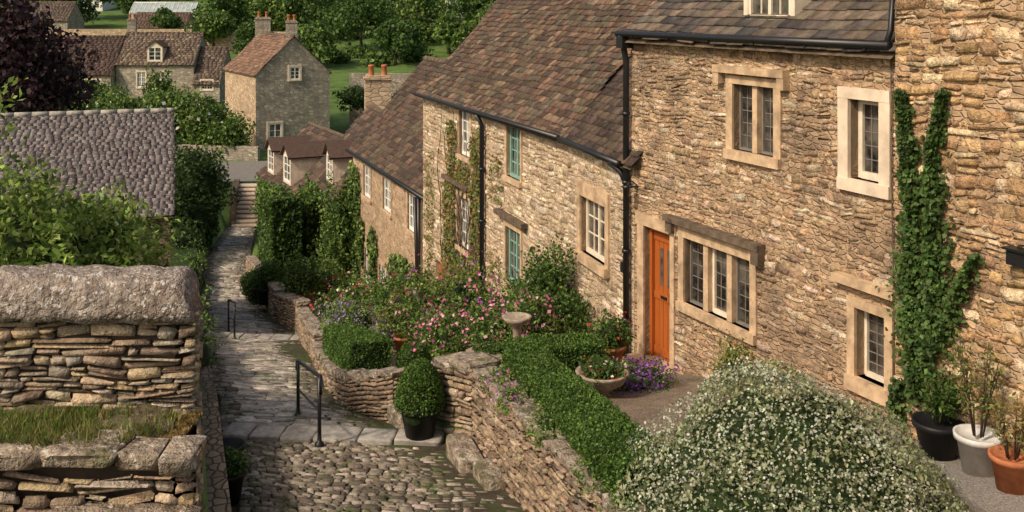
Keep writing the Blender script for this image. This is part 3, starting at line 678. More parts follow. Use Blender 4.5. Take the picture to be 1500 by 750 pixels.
A=Acc(); f=Fr((-27,76),(-18.5,74.5)); A.box(f,0,f.L,-.4,0,-12,-10.3); A.done('garden_wall',M['far'])
def greenhouse(x0,x1,y,z0,h,rh,w=4):
    g=empty('greenhouse'); G=Acc(); B=Acc(); f=Fr((x0,y),(x1,y)); L=x1-x0
    G.quad([f.P(0,0,z0),f.P(L,0,z0),f.P(L,0,z0+h),f.P(0,0,z0+h)]); G.quad([f.P(0,0,z0+h),f.P(L,0,z0+h),f.P(L,-w/2,z0+h+rh),f.P(0,-w/2,z0+h+rh)])
    G.quad([f.P(0,-w,z0+h),f.P(L,-w,z0+h),f.P(L,-w/2,z0+h+rh),f.P(0,-w/2,z0+h+rh)])
    for u in np.arange(0,L+.01,L/14):
        B.box(f,u-.05,u+.05,0,.06,z0,z0+h); B.geo(*tube([f.P(u,.03,z0+h),f.P(u,-w/2,z0+h+rh+.03)],.05,4))
    for z in (z0,z0+h*.5,z0+h): B.box(f,0,L,.005,.07,z-.06,z+.06)
    B.geo(*tube([f.P(0,-w/2,z0+h+rh),f.P(L,-w/2,z0+h+rh)],.09,6))
    G.done('glazing',M['greenglass'],g); B.done('frame',M['white'],g)
greenhouse(-62,-51.5,166,-3.0,1.9,1.6)
def whitehouse(x0,x1,y,z0,h):
    g=empty('white_house'); D=accs(); f=Fr((x0,y),(x1,y)); L=x1-x0; ops=[(u,u+.9,z0+.9,z0+2.2) for u in np.arange(1,L-1.2,1.9)]
    wallmesh(f,0,L,z0-1,z0+h,7,ops,gable=3).done('walls',M['white'],g)
    for o in ops: win(f,D,*o,1,2,3,.08,.06,.04,'white')
    flush(D,g,NM); roof(f,-.2,L+.2,z0+h,7,42,.3,(.5,1.),.4,.04,[(.12,.08,.06),(.09,.06,.05)],M['slate'],g)
whitehouse(-11.5,-1.5,176,-1.8,3.2); whitehouse(-88,-76,190,-1.4,3)
g=empty('parked_car'); cx,cy,cz=-41.5,180,-1.5
prof=[(-2.1,.35),(-2.1,.75),(-1.95,.9),(-1.1,.98),(-.5,1.45),(.9,1.47),(1.6,1.0),(2.0,.95),(2.1,.6),(2.1,.35)]
V=[(cx+a,cy+s*(.85 if z<1.1 else .68),cz+z) for s in (-1,1) for a,z in prof]; n=len(prof)
F=[[i,i+1,n+i+1,n+i] for i in range(n-1)]+[[n-1,0,n,2*n-1]]
mesh_obj('body',V,[np.array(F),np.array([list(range(n))]),np.array([list(range(n,2*n))[::-1]])],M['carpaint'],g)
A=Acc(); A.box(WORLD,cx-.85,cx+1.2,-(cy-.7),-(cy-.86),cz+1.02,cz+1.38); A.done('side_windows',M['glass'],g)
A=Acc()
for wx in (-1.3,1.3):
    for wy in (-.85,.85): A.geo(*tube([(cx+wx,cy+wy-.1,cz+.33),(cx+wx,cy+wy+.1,cz+.33)],.33,14))
A.done('wheels',M['tyre'],g)
# ================================================================= BARN left
t=np.array([.949,.316]); p1=np.array([-8.67,26]); fr=Fr(p1-18*t,p1); g=empty('stone_barn')
wallmesh(fr,0,18,-9.5,-5.2,8.4,[],gable=4.2*.5).done('walls',M['rubdark'],g)
roof(fr,-.1,18.1,-5.2,8.4,26.6,.2,(.12,.24),.15,.006,[(.115,.09,.088),(.135,.108,.105),(.10,.08,.078),(.155,.13,.125)],M['lich'],g,ridgemat=M['kerbslab'],sag=.03,rr=.08)
# ================================================================= FOREGROUND LEFT WALL
CS=[(.41,.31,.21),(.32,.24,.17),(.49,.39,.28),(.25,.185,.13),(.44,.33,.20),(.36,.30,.235)]
g=empty('stone_wall'); fw=Fr((-6.5,6.05),(-1.84,6.0)); Lw=fw.L
A=Acc(); A.box(fw,0,Lw-.14,-.32,-.015,-3.6,-1.80); A.done('wall_fill',M['gap'],g)
pillows('face_stones',rects(0,Lw,-2.6,-1.80,(.025,.075),(.07,.30),(),.009),facade_fn(fw),.010,(.0,.04),CS,M['dry'],g,jit=.010,skew=.08)
fe=Fr((-1.85,6.0),(-1.95,6.36)); fe.n=np.array([.96,.27])
pillows('end_stones',rects(0,.36,-3.5,-1.80,(.04,.1),(.12,.3)),facade_fn(fe),.012,(.004,.03),CS,M['dry'],g,jit=.008)
def coping(fr,u0,u1,zb,w,h,ov,name='coping_stone',parent=None):
    nu=110; na=19; V=[];
    for i in range(nu+1):
        u=u0+(u1-u0)*i/nu
        dd=min(u1-u,.16)/.16
        e=math.sqrt(max(0,1-(1-dd)**2))*.45+.55 if dd<1 else 1
        jn=min(abs(u-x) for x in (2.15,3.35)); e*=1-.10*math.exp(-(jn/.012)**2)
        for k in range(na+1):
            a=math.pi*k/na; o=math.cos(a); z=math.sin(a)
            o=np.sign(o)*abs(o)**.55; z=z**.75 if z>0 else 0
            jz=.014*wav(u*3,k*.7)+.007*math.sin(u*23+k)+U(-.004,.004)
            V.append(fr.P(u-(k/na)*.12*(1-dd),-w/2+ov+o*(w/2)*(.85+.15*e)+jz*.5,zb+z*h*e+jz))
        V.append(fr.P(u,-w/2+ov,zb))
    m=na+2;F=[]
    for i in range(nu):
        for k in range(m): F.append((i*m+k,i*m+(k+1)%m,(i+1)*m+(k+1)%m,(i+1)*m+k))
    mesh_obj(name,V,[np.array(F),np.array([[nu*m+k for k in range(m)]])],M['coping'],parent,smooth=True)
coping(fw,-.1,Lw-.01,-1.84,.46,.25,.07,parent=g)
g=empty('stone_ledge'); fl=Fr((-6.5,5.50),(-1.66,5.40))
A=Acc(); A.box(fl,0,fl.L-.2,-.7,-.06,-3.7,-2.46); A.done('ledge_fill',M['gap'],g)
it=[];x=fl.L
while x>0:
    l=U(.18,.5); c=fl.P(x-l/2,-.08+U(-.05,.06),-2.41+U(-.015,.02)); it.append((c,fl.t+np.array([0,U(-.15,.15)]),(l-.01,U(.22,.34),U(.07,.11)))); x-=l
rocks('ledge_slabs',it,M['slab'],g,jit=.16,rnd=.08)
pillows('ledge_face',rects(0,fl.L,-3.5,-2.47,(.04,.10),(.1,.36)),facade_fn(fl),.014,(-.02,.04),CS,M['dry'],g,jit=.01,skew=.06)
fle=Fr((-1.66,5.40),(-1.87,6.1)); fle.n=np.array([.96,.28])
pillows('ledge_end',rects(0,.72,-5,-2.42,(.05,.11),(.12,.4)),facade_fn(fle),.014,(.0,.03),CS,M['dry'],g,jit=.01)
A=Acc(); A.quad([fle.P(0,-.02,-5),fle.P(.75,-.02,-5),fle.P(.75,-.02,-2.45),fle.P(0,-.02,-2.45)]); A.box(fl,0,fl.L-.2,-.9,-.05,-5,-3.7); A.done('ledge_foot',M['gap'],g)
it=[(fl.P(fl.L-.35,.22,-2.68),fl.t,(.75,.5,.09)),(fl.P(fl.L-1.05,.2,-2.72),fl.t,(.65,.45,.08))]
rocks('lower_slab',it,M['slab'],g,jit=.07)
A=Acc(); A.box(fl,0,fl.L-.02,0.02,.42,-5,-2.75); A.done('lower_fill',M['rubdark'],g)
V=[];F=[]
for i in range(90):
    for k in range(10):
        u=fl.L*i/89; o=-.62+.50*k/9; ed=max(0,(k-5)/4)
        V.append(fl.P(min(u,fl.L-.12-.25*(1-k/9)-.05*ed),o+.05*math.sin(u*7)*(k/9)+.03*math.sin(u*19)*(k/9),-2.385+.03*wav(u*3,o*4)+.02*math.sin(u*9)+.03*(1-k/9)-.10*ed**1.5+U(-.008,.008)))
for i in range(89):
    for k in range(9): F.append((i*10+k,i*10+k+1,(i+1)*10+k+1,(i+1)*10+k))
mesh_obj('ledge_soil',V,np.array(F),mat('moss_soil',(.12,.095,.055),12,.6,40,1.0,.03,patches=((4,.53,.64,(.20,.14,.06),.6),(6,.5,.62,(.08,.10,.03),.7),(16,.55,.62,(.36,.31,.24),.6))),g,smooth=True)
def grass(name,pts,L,cols,parent=None,asp=.09):
    n=len(pts); ax=nrmz(np.array([0,0,1.0])+runit(n)*.45)
    P=np.asarray(pts)+ax*L*.4
    return leaves(name,P,ax,L,cols,parent,asp,axis=ax)
n=24000; u=U(2.2,fl.L-.4,n); o=U(-.6,-.08,n); k=(wav(u*2,o*3)>-.5)&(U(0,1,n)<np.clip((fl.L-.5-u)/.9,.08,1))
grass('grass_tufts',fl.P(u,o,-2.385)[k],.08,[(.09,.18,.03),(.14,.23,.045),(.20,.23,.07),(.08,.12,.03),(.28,.24,.10)],asp=.07)
n=900; c0=U(2.2,fl.L-.3,45); c1=U(-.5,.02,45); q=rng.integers(0,45,n)
grass('ledge_weeds',fl.P(c0[q]+rng.normal(0,.03,n),c1[q]+rng.normal(0,.025,n),-2.38),.11,[(.10,.18,.035),(.17,.22,.06),(.26,.22,.10)],asp=.08)
n=15000; u=fl.L-.16-np.abs(rng.normal(0,.5,n)); o=U(-.58,-.12,n); k=wav(u*5,o*7)>-.25
grass('dry_moss',fl.P(u,o,-2.39)[k],.03,[(.32,.21,.09),(.24,.15,.06),(.18,.13,.055),(.40,.29,.14),(.14,.16,.05),(.11,.12,.04)],asp=.3)
g=empty('stone_wall')
for a,b in ((6.6,13),(13,20),(20,27),(27,36),(36,48)):
    f=Fr((float(xL(b))-.02,b),(float(xL(a))-.02,a)); f.n=-f.n
    A=Acc()
    V=[f.P(0,0,float(zs(b))-.3),f.P(f.L,0,float(zs(a))-.3),f.P(f.L,0,float(zs(a))+.6),f.P(0,0,float(zs(b))+.6)]
    W_=[f.P(0,-.35,float(zs(b))-.3),f.P(f.L,-.35,float(zs(a))-.3),f.P(f.L,-.35,float(zs(a))+.6),f.P(0,-.35,float(zs(b))+.6)]
    A.quad(V,[(0,0),(f.L,0),(f.L,1),(0,1)]); A.quad([V[3],V[2],W_[2],W_[3]],[(0,0),(f.L,0),(f.L,.3),(0,.3)]); A.quad(W_)
    A.done('wall_section',M['rubdark'],g)
# ================================================================= RETAINING WALL (right of street)
CR=[(.37,.27,.18),(.29,.205,.14),(.45,.34,.235),(.225,.165,.115),(.40,.29,.195)]
g=empty('retaining_wall')
fr=Fr((-.48,12.5),(1.75,4.9)); 
def slopefn(fr,ztop): return lambda u,v,h: fr.P(u,h,ztop(u)+v+.012*np.sin(u*5+v*3))
zt=lambda u: np.interp(u,[0,4.6,7.9],[-4.47,-4.02,-3.85])
R=rects(0,fr.L,-1.5,0,(.03,.07),(.07,.24))
pillows('face_stones',R,slopefn(fr,zt),.010,(.0,.045),CR,M['dry'],g,jit=.010,skew=.08)
A=Acc()
for a,b in zip(np.arange(0,8,.5),np.arange(.5,8.4,.5)):
    A.quad([fr.P(a,-.015,zt(a)-1.6),fr.P(b,-.015,zt(b)-1.6),fr.P(b,-.015,zt(b)),fr.P(a,-.015,zt(a))]); A.quad([fr.P(a,-.015,zt(a)-.01),fr.P(b,-.015,zt(b)-.01),fr.P(b,-.4,zt(b)-.01),fr.P(a,-.4,zt(a)-.01)])
A.done('wall_fill',M['gap'],g)
it=[];x=0
while x<fr.L:
    l=U(.12,.32); 
    for oo in (-.07,-.23): it.append((fr.P(x+l/2+U(-.05,.05),oo+U(-.02,.02),float(zt(x+l/2))+.01),fr.t,(l-.012,U(.14,.18),U(.04,.08))))
    x+=l
rocks('top_stones',it,M['slab'],g,cols=CR,jit=.12)
f2=Fr((-1.02,13.3),(-.48,12.5)); zt2=lambda u:np.interp(u,[0,1],[-4.62,-4.42])
pillows('pier_stones',rects(0,f2.L,-1.3,0,(.05,.11),(.14,.34)),slopefn(f2,zt2),.016,(.006,.05),CR+[(.50,.41,.31)],M['dry'],g,jit=.012,skew=.05)
A=Acc(); A.box(f2,0,f2.L-.05,-.5,-.02,-6,-4.66); A.done('pier_fill',M['gap'],g)
it=[(f2.P(.25,-.2,-4.6),f2.t,(.45,.5,.09)),(f2.P(.7,-.2,-4.48),f2.t,(.45,.5,.1)),(f2.P(.2,-.75,-4.66),f2.t,(.45,.5,.08))]
rocks('pier_caps',it,M['slab'],g,jit=.08)
rocks('wall_foot_step',[((-.55,12.0,-5.3),(.3,-1),(.8,.3,.25)),((-.25,11.3,-5.22),(.3,-1),(.6,.25,.2))],M['slab'],g,jit=.06)
rocks('garden_steps',[((-1.35,13.85,-5.6),(.6,-1),(.8,.4,.24)),((-1.15,14.0,-5.40),(.6,-1),(.8,.4,.24)),((-.9,14.15,-5.2),(.6,-1),(.8,.4,.24))],M['slab'],None,jit=.05)
def lowwall(pts,w=.28,top=.07,name='garden_wall'):
    g=empty(name)
    for (x0,y0),(x1,y1) in zip(pts,pts[1:]):
        f=Fr((x0,y0),(x1,y1)); ta=float(zg(y0))+top;tb=float(zg(y1))+top; za=float(zs(y0));zb=float(zs(y1)); H=max(ta-za,tb-zb)
        zt=lambda u,ta=ta,tb=tb,L=f.L: np.interp(u,[0,L],[ta,tb])
        pillows('face_stones',rects(0,f.L,-H-.3,0,(.05,.1),(.12,.35)),slopefn(f,zt),.014,(.004,.04),CR,M['dry'],g,jit=.01,skew=.05)
        fn=Fr(f.P(f.L,0,0)[:2],f.P(f.L,-w,0)[:2]); fn.n=f.t.copy()
        pillows('end_stones',rects(0,w,-H-.3,0,(.05,.1),(.12,.3)),slopefn(fn,lambda u,z=tb:u*0+z),.014,(.004,.03),CR,M['dry'],g,jit=.01)
        A=Acc(); A.quad([f.P(0,-.01,za-.4),f.P(f.L,-.01,zb-.4),f.P(f.L,-.01,tb),f.P(0,-.01,ta)]); A.quad([f.P(0,-w,za-.4),f.P(f.L,-w,zb-.4),f.P(f.L,-w,tb),f.P(0,-w,ta)]); A.quad([f.P(0,-w,ta),f.P(f.L,-w,tb),f.P(f.L,0,tb),f.P(0,0,ta)]); A.done('wall_fill',M['gap'],g)
        it=[];x=0
        while x<f.L:
            l=min(U(.2,.5),f.L-x+.02); 
            it.append((f.P(x+l/2,-w/2,ta+(tb-ta)*(x+l/2)/f.L+.03),f.t,(l-.01,w+.06,.07))); x+=l
        rocks('cap_stones',it,M['slab'],g,cols=CR,jit=.1)
    return g
lowwall([(-4.17,21.4),(-3.02,17),(-2.44,15.3),(-1.64,14.1)],.22,.0)
lowwall([(-5.86,27.8),(-4.17,21.6)],.3,.2); lowwall([(-7.22,31),(-5.86,28.0)],.35,.4); lowwall([(-11.32,43.6),(-7.22,31.2)],.35,.5)
# ================================================================= HANDRAILS
def handrail(a,b,ha,hb):
    g=empty('handrail'); A=Acc(); a=np.array(a);b=np.array(b); up=np.array([0,0,1.])
    d=(b-a)/np.linalg.norm(b-a)
    for p,h in ((a,ha),(b,hb)):
        A.geo(*tube([p-up*.05,p+up*h],.024,8)); A.geo(*lathe([(.06,0),(.055,.04),(.03,.06),(.024,.16)],p,12))
    A.geo(*tube([a-d*.12+up*(ha-.2),a-d*.16+up*(ha-.1),a-d*.08+up*(ha+.01),a+up*ha,b+up*hb,b+d*.1+up*(hb-.02),b+d*.14+up*(hb-.14)],.024,8))
    A.geo(*tube([a+up*ha*.5,b+up*hb*.5],.014,6)); A.done('rail',M['iron'],g,True)
handrail((-2.36,12.55,-5.4),(-3.05,14.6,-5.87),.86,.8)
handrail((-7.1,26.2,-8.55),(-7.75,28.0,-8.95),.95,.9)
# ================================================================= PLANTS
shrub('flowering_spirea_bush',[((2.22,8.2,-4.45),(1.42,1.3,1.42),32000),((1.72,7.6,-4.5),(.92,.8,1.12),10000),((2.75,7.6,-4.6),(.87,.9,1.17),10000)],.045,[(.19,.24,.12),(.25,.30,.17),(.32,.36,.23),(.13,.18,.08)],.5,flowers=[(24000,.024,[(.46,.49,.36),(.38,.42,.29),(.58,.58,.48)])],corek=.88,lump=.08,shell=.13)
HG=[(.08,.17,.03),(.057,.13,.022),(.13,.235,.048),(.042,.088,.019)]
g=empty('box_hedge'); hedge('',(.16,12.75),(1.12,8.2),.56,-4.75,-4.12,.46,32000,.03,HG,parent=g); hedge('',(-.05,13.1),(1.15,13.35),.55,-4.83,-4.86,.52,13000,.03,HG,parent=g)
g=empty('box_hedge'); hedge('',(-3.25,19.4),(-2.18,15.75),.66,-6.75,-5.86,.70,20000,.036,HG,parent=g)
shrub('box_ball',[((-1.55,16.0,-5.55),(.26,.26,.29),4500)],.032,HG,lump=.04,shell=.12,corek=.85)
shrub('box_ball',[((-8.4,34,-9.4),(.5,.5,.55),2500),((-9.2,36.5,-9.9),(.5,.5,.5),2000)],.07,GL,lump=.05,corek=.85)
def pot(x,y,z,r,h,m,name='flower_pot'):
    g=empty(name); A=Acc(); A.geo(*lathe([(0,.005),(r*.68,0),(r*.95,h*.85),(r*1.08,h*.86),(r*1.1,h),(r*.97,h),(r*.9,h*.86),(0,h*.84)],(x,y,z),28)); A.done('pot',M[m],g,True); return g
g=pot(-1.16,12.9,-5.47,.25,.44,'potblack','potted_box_topiary'); n=10000
t_=U(0,1,n)**.8; a=U(0,6.283,n); rr=.32*np.sqrt(np.clip(1-t_**2.0,0,1))*(1-.13*U(0,1,n)); 
P=np.stack([-1.16+rr*np.cos(a),12.9+rr*np.sin(a),-5.06+.60*t_],1); N=np.stack([np.cos(a),np.sin(a),.5+0*a],1)
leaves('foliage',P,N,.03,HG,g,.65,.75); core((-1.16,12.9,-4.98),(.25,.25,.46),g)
def sprigs(g,c,r,h,nst,L,cols,n,spread=1.0):
    A=Acc();PP=[]
    for i in range(nst):
        a=U(0,6.28); tip=np.array([c[0]+r*math.cos(a)*U(.3,1),c[1]+r*math.sin(a)*U(.3,1),c[2]+h*U(.6,1)]); b=np.array([c[0]+.04*math.cos(a),c[1]+.04*math.sin(a),c[2]])
        mid=(tip+b)/2+np.array([0,0,h*.08]); A.geo(*tube([b,mid,tip],[.008,.006,.003],5))
        tt=U(.25,1,(n//nst,1)); q=(1-tt)**2*b+2*tt*(1-tt)*mid+tt**2*tip; PP.append(q+rng.normal(0,.035*spread,q.shape))
    A.done('stems',M['bark'],g); P=np.concatenate(PP); leaves('foliage',P,runit(len(P)),L,cols,g,.4)
g=pot(3.93,9.45,-4.2,.21,.37,'potblack','potted_plant')
sprigs(g,(3.93,9.45,-3.85),.24,.45,14,.055,G1,1100)
g=pot(4.1,9.0,-4.12,.19,.36,'potwhite','potted_rose'); sprigs(g,(4.1,9.0,-3.78),.24,.95,9,.05,[(.14,.2,.06),(.2,.18,.07),(.09,.14,.035)],700,1.1)
g=pot(4.2,8.6,-4.1,.17,.33,'terra','potted_shrub'); sprigs(g,(4.2,8.6,-3.8),.26,.6,9,.05,[(.24,.17,.07),(.15,.18,.06)],500,1.1)
g=pot(1.36,14.1,-4.97,.2,.3,'terra','potted_flowers'); shrub('',[((1.36,14.1,-4.52),(.28,.28,.26),1500)],.05,G1,parent=g,flowers=[(30,.05,[(.5,.03,.03),(.55,.12,.05)])],corek=.6,lump=.35,shell=.5)
g=empty('stone_bowl_planter'); A=Acc(); A.geo(*lathe([(0,0),(.14,0),(.13,.05),(.07,.1),(.1,.15),(.25,.24),(.30,.33),(.32,.36),(.27,.36),(.22,.28),(0,.27)],(1.06,12.0,-4.65),28)); A.done('bowl',M['potstone'],g,True)
shrub('',[((1.06,12.0,-4.28),(.27,.26,.13),1500)],.045,G1,parent=g,flowers=[(60,.04,[(.6,.04,.04),(.45,.02,.15),(.7,.6,.5)])],corek=.6,lump=.3)
g=empty('bird_bath'); A=Acc(); A.geo(*lathe([(0,0),(.15,0),(.15,.06),(.07,.12),(.05,.3),(.07,.50),(.17,.55),(.22,.62),(.18,.62),(.12,.58),(0,.57)],(.07,14.6,-5.05),24)); A.done('basin_and_pedestal',M['potstone'],g,True)
g=empty('stone_trough_planter'); A=Acc(); f=Fr((-.62,13.75),(-.1,13.35)); 
A.box(f,0,.66,-.36,-.30,-4.95,-4.62);A.box(f,0,.66,-.06,0,-4.95,-4.62);A.box(f,0,.06,-.3,-.06,-4.95,-4.62);A.box(f,.6,.66,-.3,-.06,-4.95,-4.62);A.box(f,.06,.6,-.3,-.06,-4.95,-4.68); A.done('trough',M['potstone'],g)
c=f.P(.33,-.18,-4.6); shrub('',[(c,(.27,.15,.1),1100)],.04,G1,parent=g,corek=.6)
PUR=[(.28,.07,.38),(.36,.12,.46),(.20,.06,.30)]; PNK=[(.66,.16,.32),(.72,.28,.43),(.55,.10,.25),(.75,.46,.52)]
shrub('purple_aubrieta_plant',[((1.35,12.6,-4.68),(.45,.5,.2),2600),((1.7,12.8,-4.65),(.3,.4,.18),1500)],.035,G1,flowers=[(1300,.033,PUR)],corek=.6,lump=.3)
shrub('purple_aubrieta_plant',[((-.12,12.0,-4.42),(.22,.4,.1),1300),((.0,11.2,-4.32),(.18,.4,.08),1000)],.035,GL,flowers=[(260,.03,PUR+PNK)],corek=.5,lump=.3)
shrub('low_yellow_shrub',[((2.6,12.0,-4.25),(.24,.22,.36),1500)],.045,GY,lump=.4,shell=.6,corek=.45,flowers=[(20,.04,[(.5,.1,.05)])])
shrub('creeping_wall_plants',[((.35,10.2,-4.2),(.2,.5,.1),900),((.75,8.9,-4.05),(.2,.5,.1),900),((1.0,8.3,-4.2),(.22,.35,.35),1200)],.035,GL,lump=.3,corek=.5)
MX=[GL[0],GL[1],GL[2],G1[0],G1[1],G1[2],GD[0]]
shrub('pink_flowering_shrub',[((-.95,16.2,-5.2),(.5,.6,.42),4200),((-.3,15.6,-5.0),(.5,.5,.35),3400),((-1.3,17.3,-5.6),(.4,.5,.42),2200),((.3,16.2,-4.95),(.5,.5,.42),2600)],.055,MX,flowers=[(600,.06,PNK)],lump=.4,corek=.55,shell=.5)
shrub('pink_flowering_shrub',[((-1.7,18.9,-5.7),(.35,.5,.85),2200),((-.9,19,-5.5),(.5,.5,.75),2500),((-.2,18.6,-5.6),(.6,.5,.55),2500)],.065,MX,flowers=[(340,.07,PNK+PUR[:1])],lump=.45,corek=.45,shell=.6)
shrub('climbing_rose',[((.62,17.1,-4.55),(.42,.5,.5),3000),((.85,16.6,-5.0),(.42,.5,.42),2600),((.3,17.6,-5.1),(.45,.5,.45),2400)],.065,G1,flowers=[(40,.055,[(.6,.5,.35)])],lump=.45,corek=.45,shell=.6)
shrub('lavender_clump',[((-3.3,21.3,-6.6),(.5,.8,.35),1800),((-3.9,22.9,-7.0),(.4,.8,.35),1500),((-2.4,20.0,-6.4),(.3,.6,.3),900)],.06,GL,flowers=[(900,.045,[(.30,.18,.42),(.36,.25,.48)])],lump=.3)
shrub('garden_shrub',[((-2.35,21.6,-6.2),(.55,.5,.35),2500),((-1.7,21.5,-6.2),(.45,.5,.35),1800),((-2.4,24,-6.7),(.6,.6,.5),1800)],.07,MX,flowers=[(60,.07,[(.7,.6,.15),(.6,.1,.1)])],lump=.35)
g=pot(-2.05,19.6,-6.65,.22,.34,'terra','potted_shrub'); shrub('',[((-2.05,19.6,-5.9),(.42,.42,.42),2200)],.07,GY,parent=g,lump=.3)
g=pot(-4.4,29.2,-8.8,.25,.42,'terra','potted_flowers'); shrub('',[((-4.4,29.2,-8.2),(.3,.3,.25),900)],.07,G1,parent=g,flowers=[(30,.1,[(.6,.05,.05)])],lump=.3)
g=pot(-6.3,30.8,-9.1,.35,.5,'terra','potted_shrub'); shrub('',[((-6.3,30.8,-8.2),(.6,.6,.6),2600)],.09,G1,parent=g,lump=.3)
g=pot(-8.0,33.6,-9.75,.45,.55,'potblack','potted_shrub'); shrub('',[((-8,33.6,-8.9),(.5,.5,.5),2000)],.08,G1,parent=g,lump=.15)
for (x,y,r) in ((-4.9,27.6,.4),(-4.0,26.2,.5),(-3.5,28.8,.6),(-3.0,25.6,.5),(-5.0,31.6,.6),(-6.1,33.4,.7),(-7.2,35.8,.6)):
    shrub('garden_shrub',[((x,y,float(zg(y))+r*.8),(r,r,r*U(.9,1.4)),1500)],.085,[G1,GL,MX][int(U(0,3))],flowers=[(60,.08,[(.7,.3,.4),(.7,.65,.5),(.6,.06,.06)])],lump=.4,shell=.5,corek=.6)
def ivy_on(fr,regions,n,L,cols,name='climbing_ivy',thick=.12,parent=None):
    g=parent or empty(name);P=[]
    tot=sum((b-a)*(d-c) for a,b,c,d in regions)
    for a,b,c,d in regions:
        m=int(n*(b-a)*(d-c)/tot); u=U(a,b,m*2); z=U(c,d,m*2)
        e=np.minimum(np.minimum(u-a,b-u)/(.25*(b-a)),np.minimum(z-c,d-z)/(.2*(d-c)))
        k=(wav(u*1.6,z*1.9)*.45+np.clip(e,0,1)*1.1)>U(.25,.75,m*2); u,z=u[k][:m],z[k][:m]
        P.append(fr.P(u,.03+thick*U(0,1,len(u))*(.6+.4*wav(u*3,z*3)),z))
    P=np.concatenate(P); N=np.tile([fr.n[0],fr.n[1],.35],(len(P),1)); leaves('foliage',P,N,L,cols,g,.8,.45); return g
def ivy_spine(fr,g,pts,w,n,L,cols):
    pts=np.array(pts); s=np.r_[0,np.cumsum(np.linalg.norm(np.diff(pts,axis=0),axis=1))]; t=U(0,s[-1],n)
    u=np.interp(t,s,pts[:,0]);z=np.interp(t,s,pts[:,1]); ww=np.interp(t,s,w)*(.75+.45*wav(t*5,t*3))
    r=rng.normal(0,.55,n)*ww; ph=U(0,6.28,n); u=u+r*.9*np.abs(np.cos(ph))*np.sign(np.cos(ph)); z=z+ww*.5*np.sin(ph)*U(0,1,n)
    k=wav(u*7,z*7)>-.5
    P=fr.P(u,.03+.15*U(0,1,n)*np.exp(-(r/ww)**2),z)[k]; n=len(P); N=np.tile([fr.n[0],fr.n[1],.4],(n,1))
    leaves('foliage',P,N,L,cols,g,.8,.5)
    A=Acc(); A.geo(*tube([fr.P(a,.03,b) for a,b in pts],np.linspace(.02,.006,len(pts)),6)); A.done('stem',M['bark'],g)
g=empty('climbing_ivy'); off=5.17; S=lambda L_:[(a-off,b) for a,b in L_]
ivy_spine(frB,g,S([(5.52,-3.75),(5.5,-3.3),(5.42,-2.7),(5.5,-2.1),(5.42,-1.6),(5.38,-1.2),(5.31,-.85)]),[.22,.34,.34,.3,.22,.13,.07],6500,.055,IVY)
ivy_spine(frB,g,S([(5.65,-3.3),(5.72,-2.6),(5.72,-1.9),(5.70,-1.4),(5.8,-1.0),(5.84,-.8)]),[.3,.3,.2,.15,.08,.05],3800,.055,IVY)
ivy_spine(frB,g,S([(5.7,-3.3),(5.95,-2.75),(6.1,-2.45),(6.2,-2.25)]),[.15,.16,.12,.05],900,.055,IVY)
ivy_spine(frB,g,S([(5.3,-3.7),(5.25,-3.9),(5.3,-4.1)]),[.12,.15,.1],500,.055,IVY)
g=empty('climbing_vine'); A=Acc()
for i in range(26):
    u=U(2.0,4.9); z=-7.0; pts=[]
    for k in range(13): pts.append(frD.P(u,.045,z)); u+=U(-.22,.24); z+=U(.15,.48)
    A.geo(*tube(pts,np.linspace(.018,.006,len(pts)),4))
A.done('stems',M['bark'],g)
VN=[(.17,.13,.04),(.13,.17,.04),(.24,.16,.06),(.10,.14,.03),(.08,.14,.03)]
ivy_on(frD,[(1.9,3.15,-6.8,-4.0),(4.15,5.15,-6.8,-2.6),(3.0,4.4,-6.9,-5.6),(2.3,3.2,-4.4,-2.6),(3.1,4.3,-4.3,-3.5)],3800,.08,VN,thick=.1,parent=g)
ivy_on(frD,[(5.4,6.4,-4.2,-3.0),(5.3,6.3,-6.8,-5.0),(7.5,9.5,-6.4,-5.2),(.2,1.3,-7.5,-3.4)],1100,.075,VN,thick=.08,parent=g)
IG=IVY+GL[:3]
ivy_on(frE,[(-.2,1.4,-9.8,-5.3),(2.9,3.9,-9.5,-7.0),(5.4,9.3,-9.2,-7.2),(1.2,2.0,-9,-7)],5200,.13,IG,thick=.25)
frF=Fr((-8.71,44.3),(-5.62,36.2)); frG=Fr((-13.0,53),(-8.71,44.3))
ivy_on(frF,[(0,8.6,-8.5,-7.2),(.2,2.0,-11,-7.4),(5.8,8.6,-10.8,-7.4),(3.3,5.0,-10.8,-8)],9000,.16,IG,thick=.5)
ivy_on(frG,[(0,6.2,-12.2,-8.6),(7.2,9.8,-11.8,-8.6)],9000,.18,IG,thick=.5)
g=empty('ivy_covered_wall'); hedge('',(-9.95,42.5),(-8.5,38.6),1.1,-11.2,-10.7,3.4,12000,.16,IVY+G1,parent=g); hedge('',(-8.6,43.4),(-7.5,40.5),1.1,-11,-10.9,3.2,8000,.16,IG,parent=g)
shrub('tall_ivy_bush',[((-5.9,35.9,-7.9),(.6,.7,1.8),4000),((-6.5,37.9,-9.0),(.7,.8,1.1),2500),((-9.4,40.5,-7.7),(.6,1.6,.5),1800),((-8.1,42,-7.8),(.6,1.4,.5),1500)],.14,IG,lump=.4,corek=.5,shell=.5)
shrub('garden_shrub',[((-4.1,12.6,-5.15),(.25,.7,.4),2400),((-3.5,10.9,-4.95),(.2,.5,.33),1500),((-4.9,15.6,-5.5),(.3,1,.4),2000)],.05,G1,lump=.4,shell=.5)
g=pot(-3.2,11.5,-5.27,.19,.34,'potblack'); g=pot(-2.95,10.6,-5.13,.19,.32,'potblack'); shrub('',[((-2.95,10.6,-4.75),(.22,.22,.15),900)],.045,G1,parent=g)
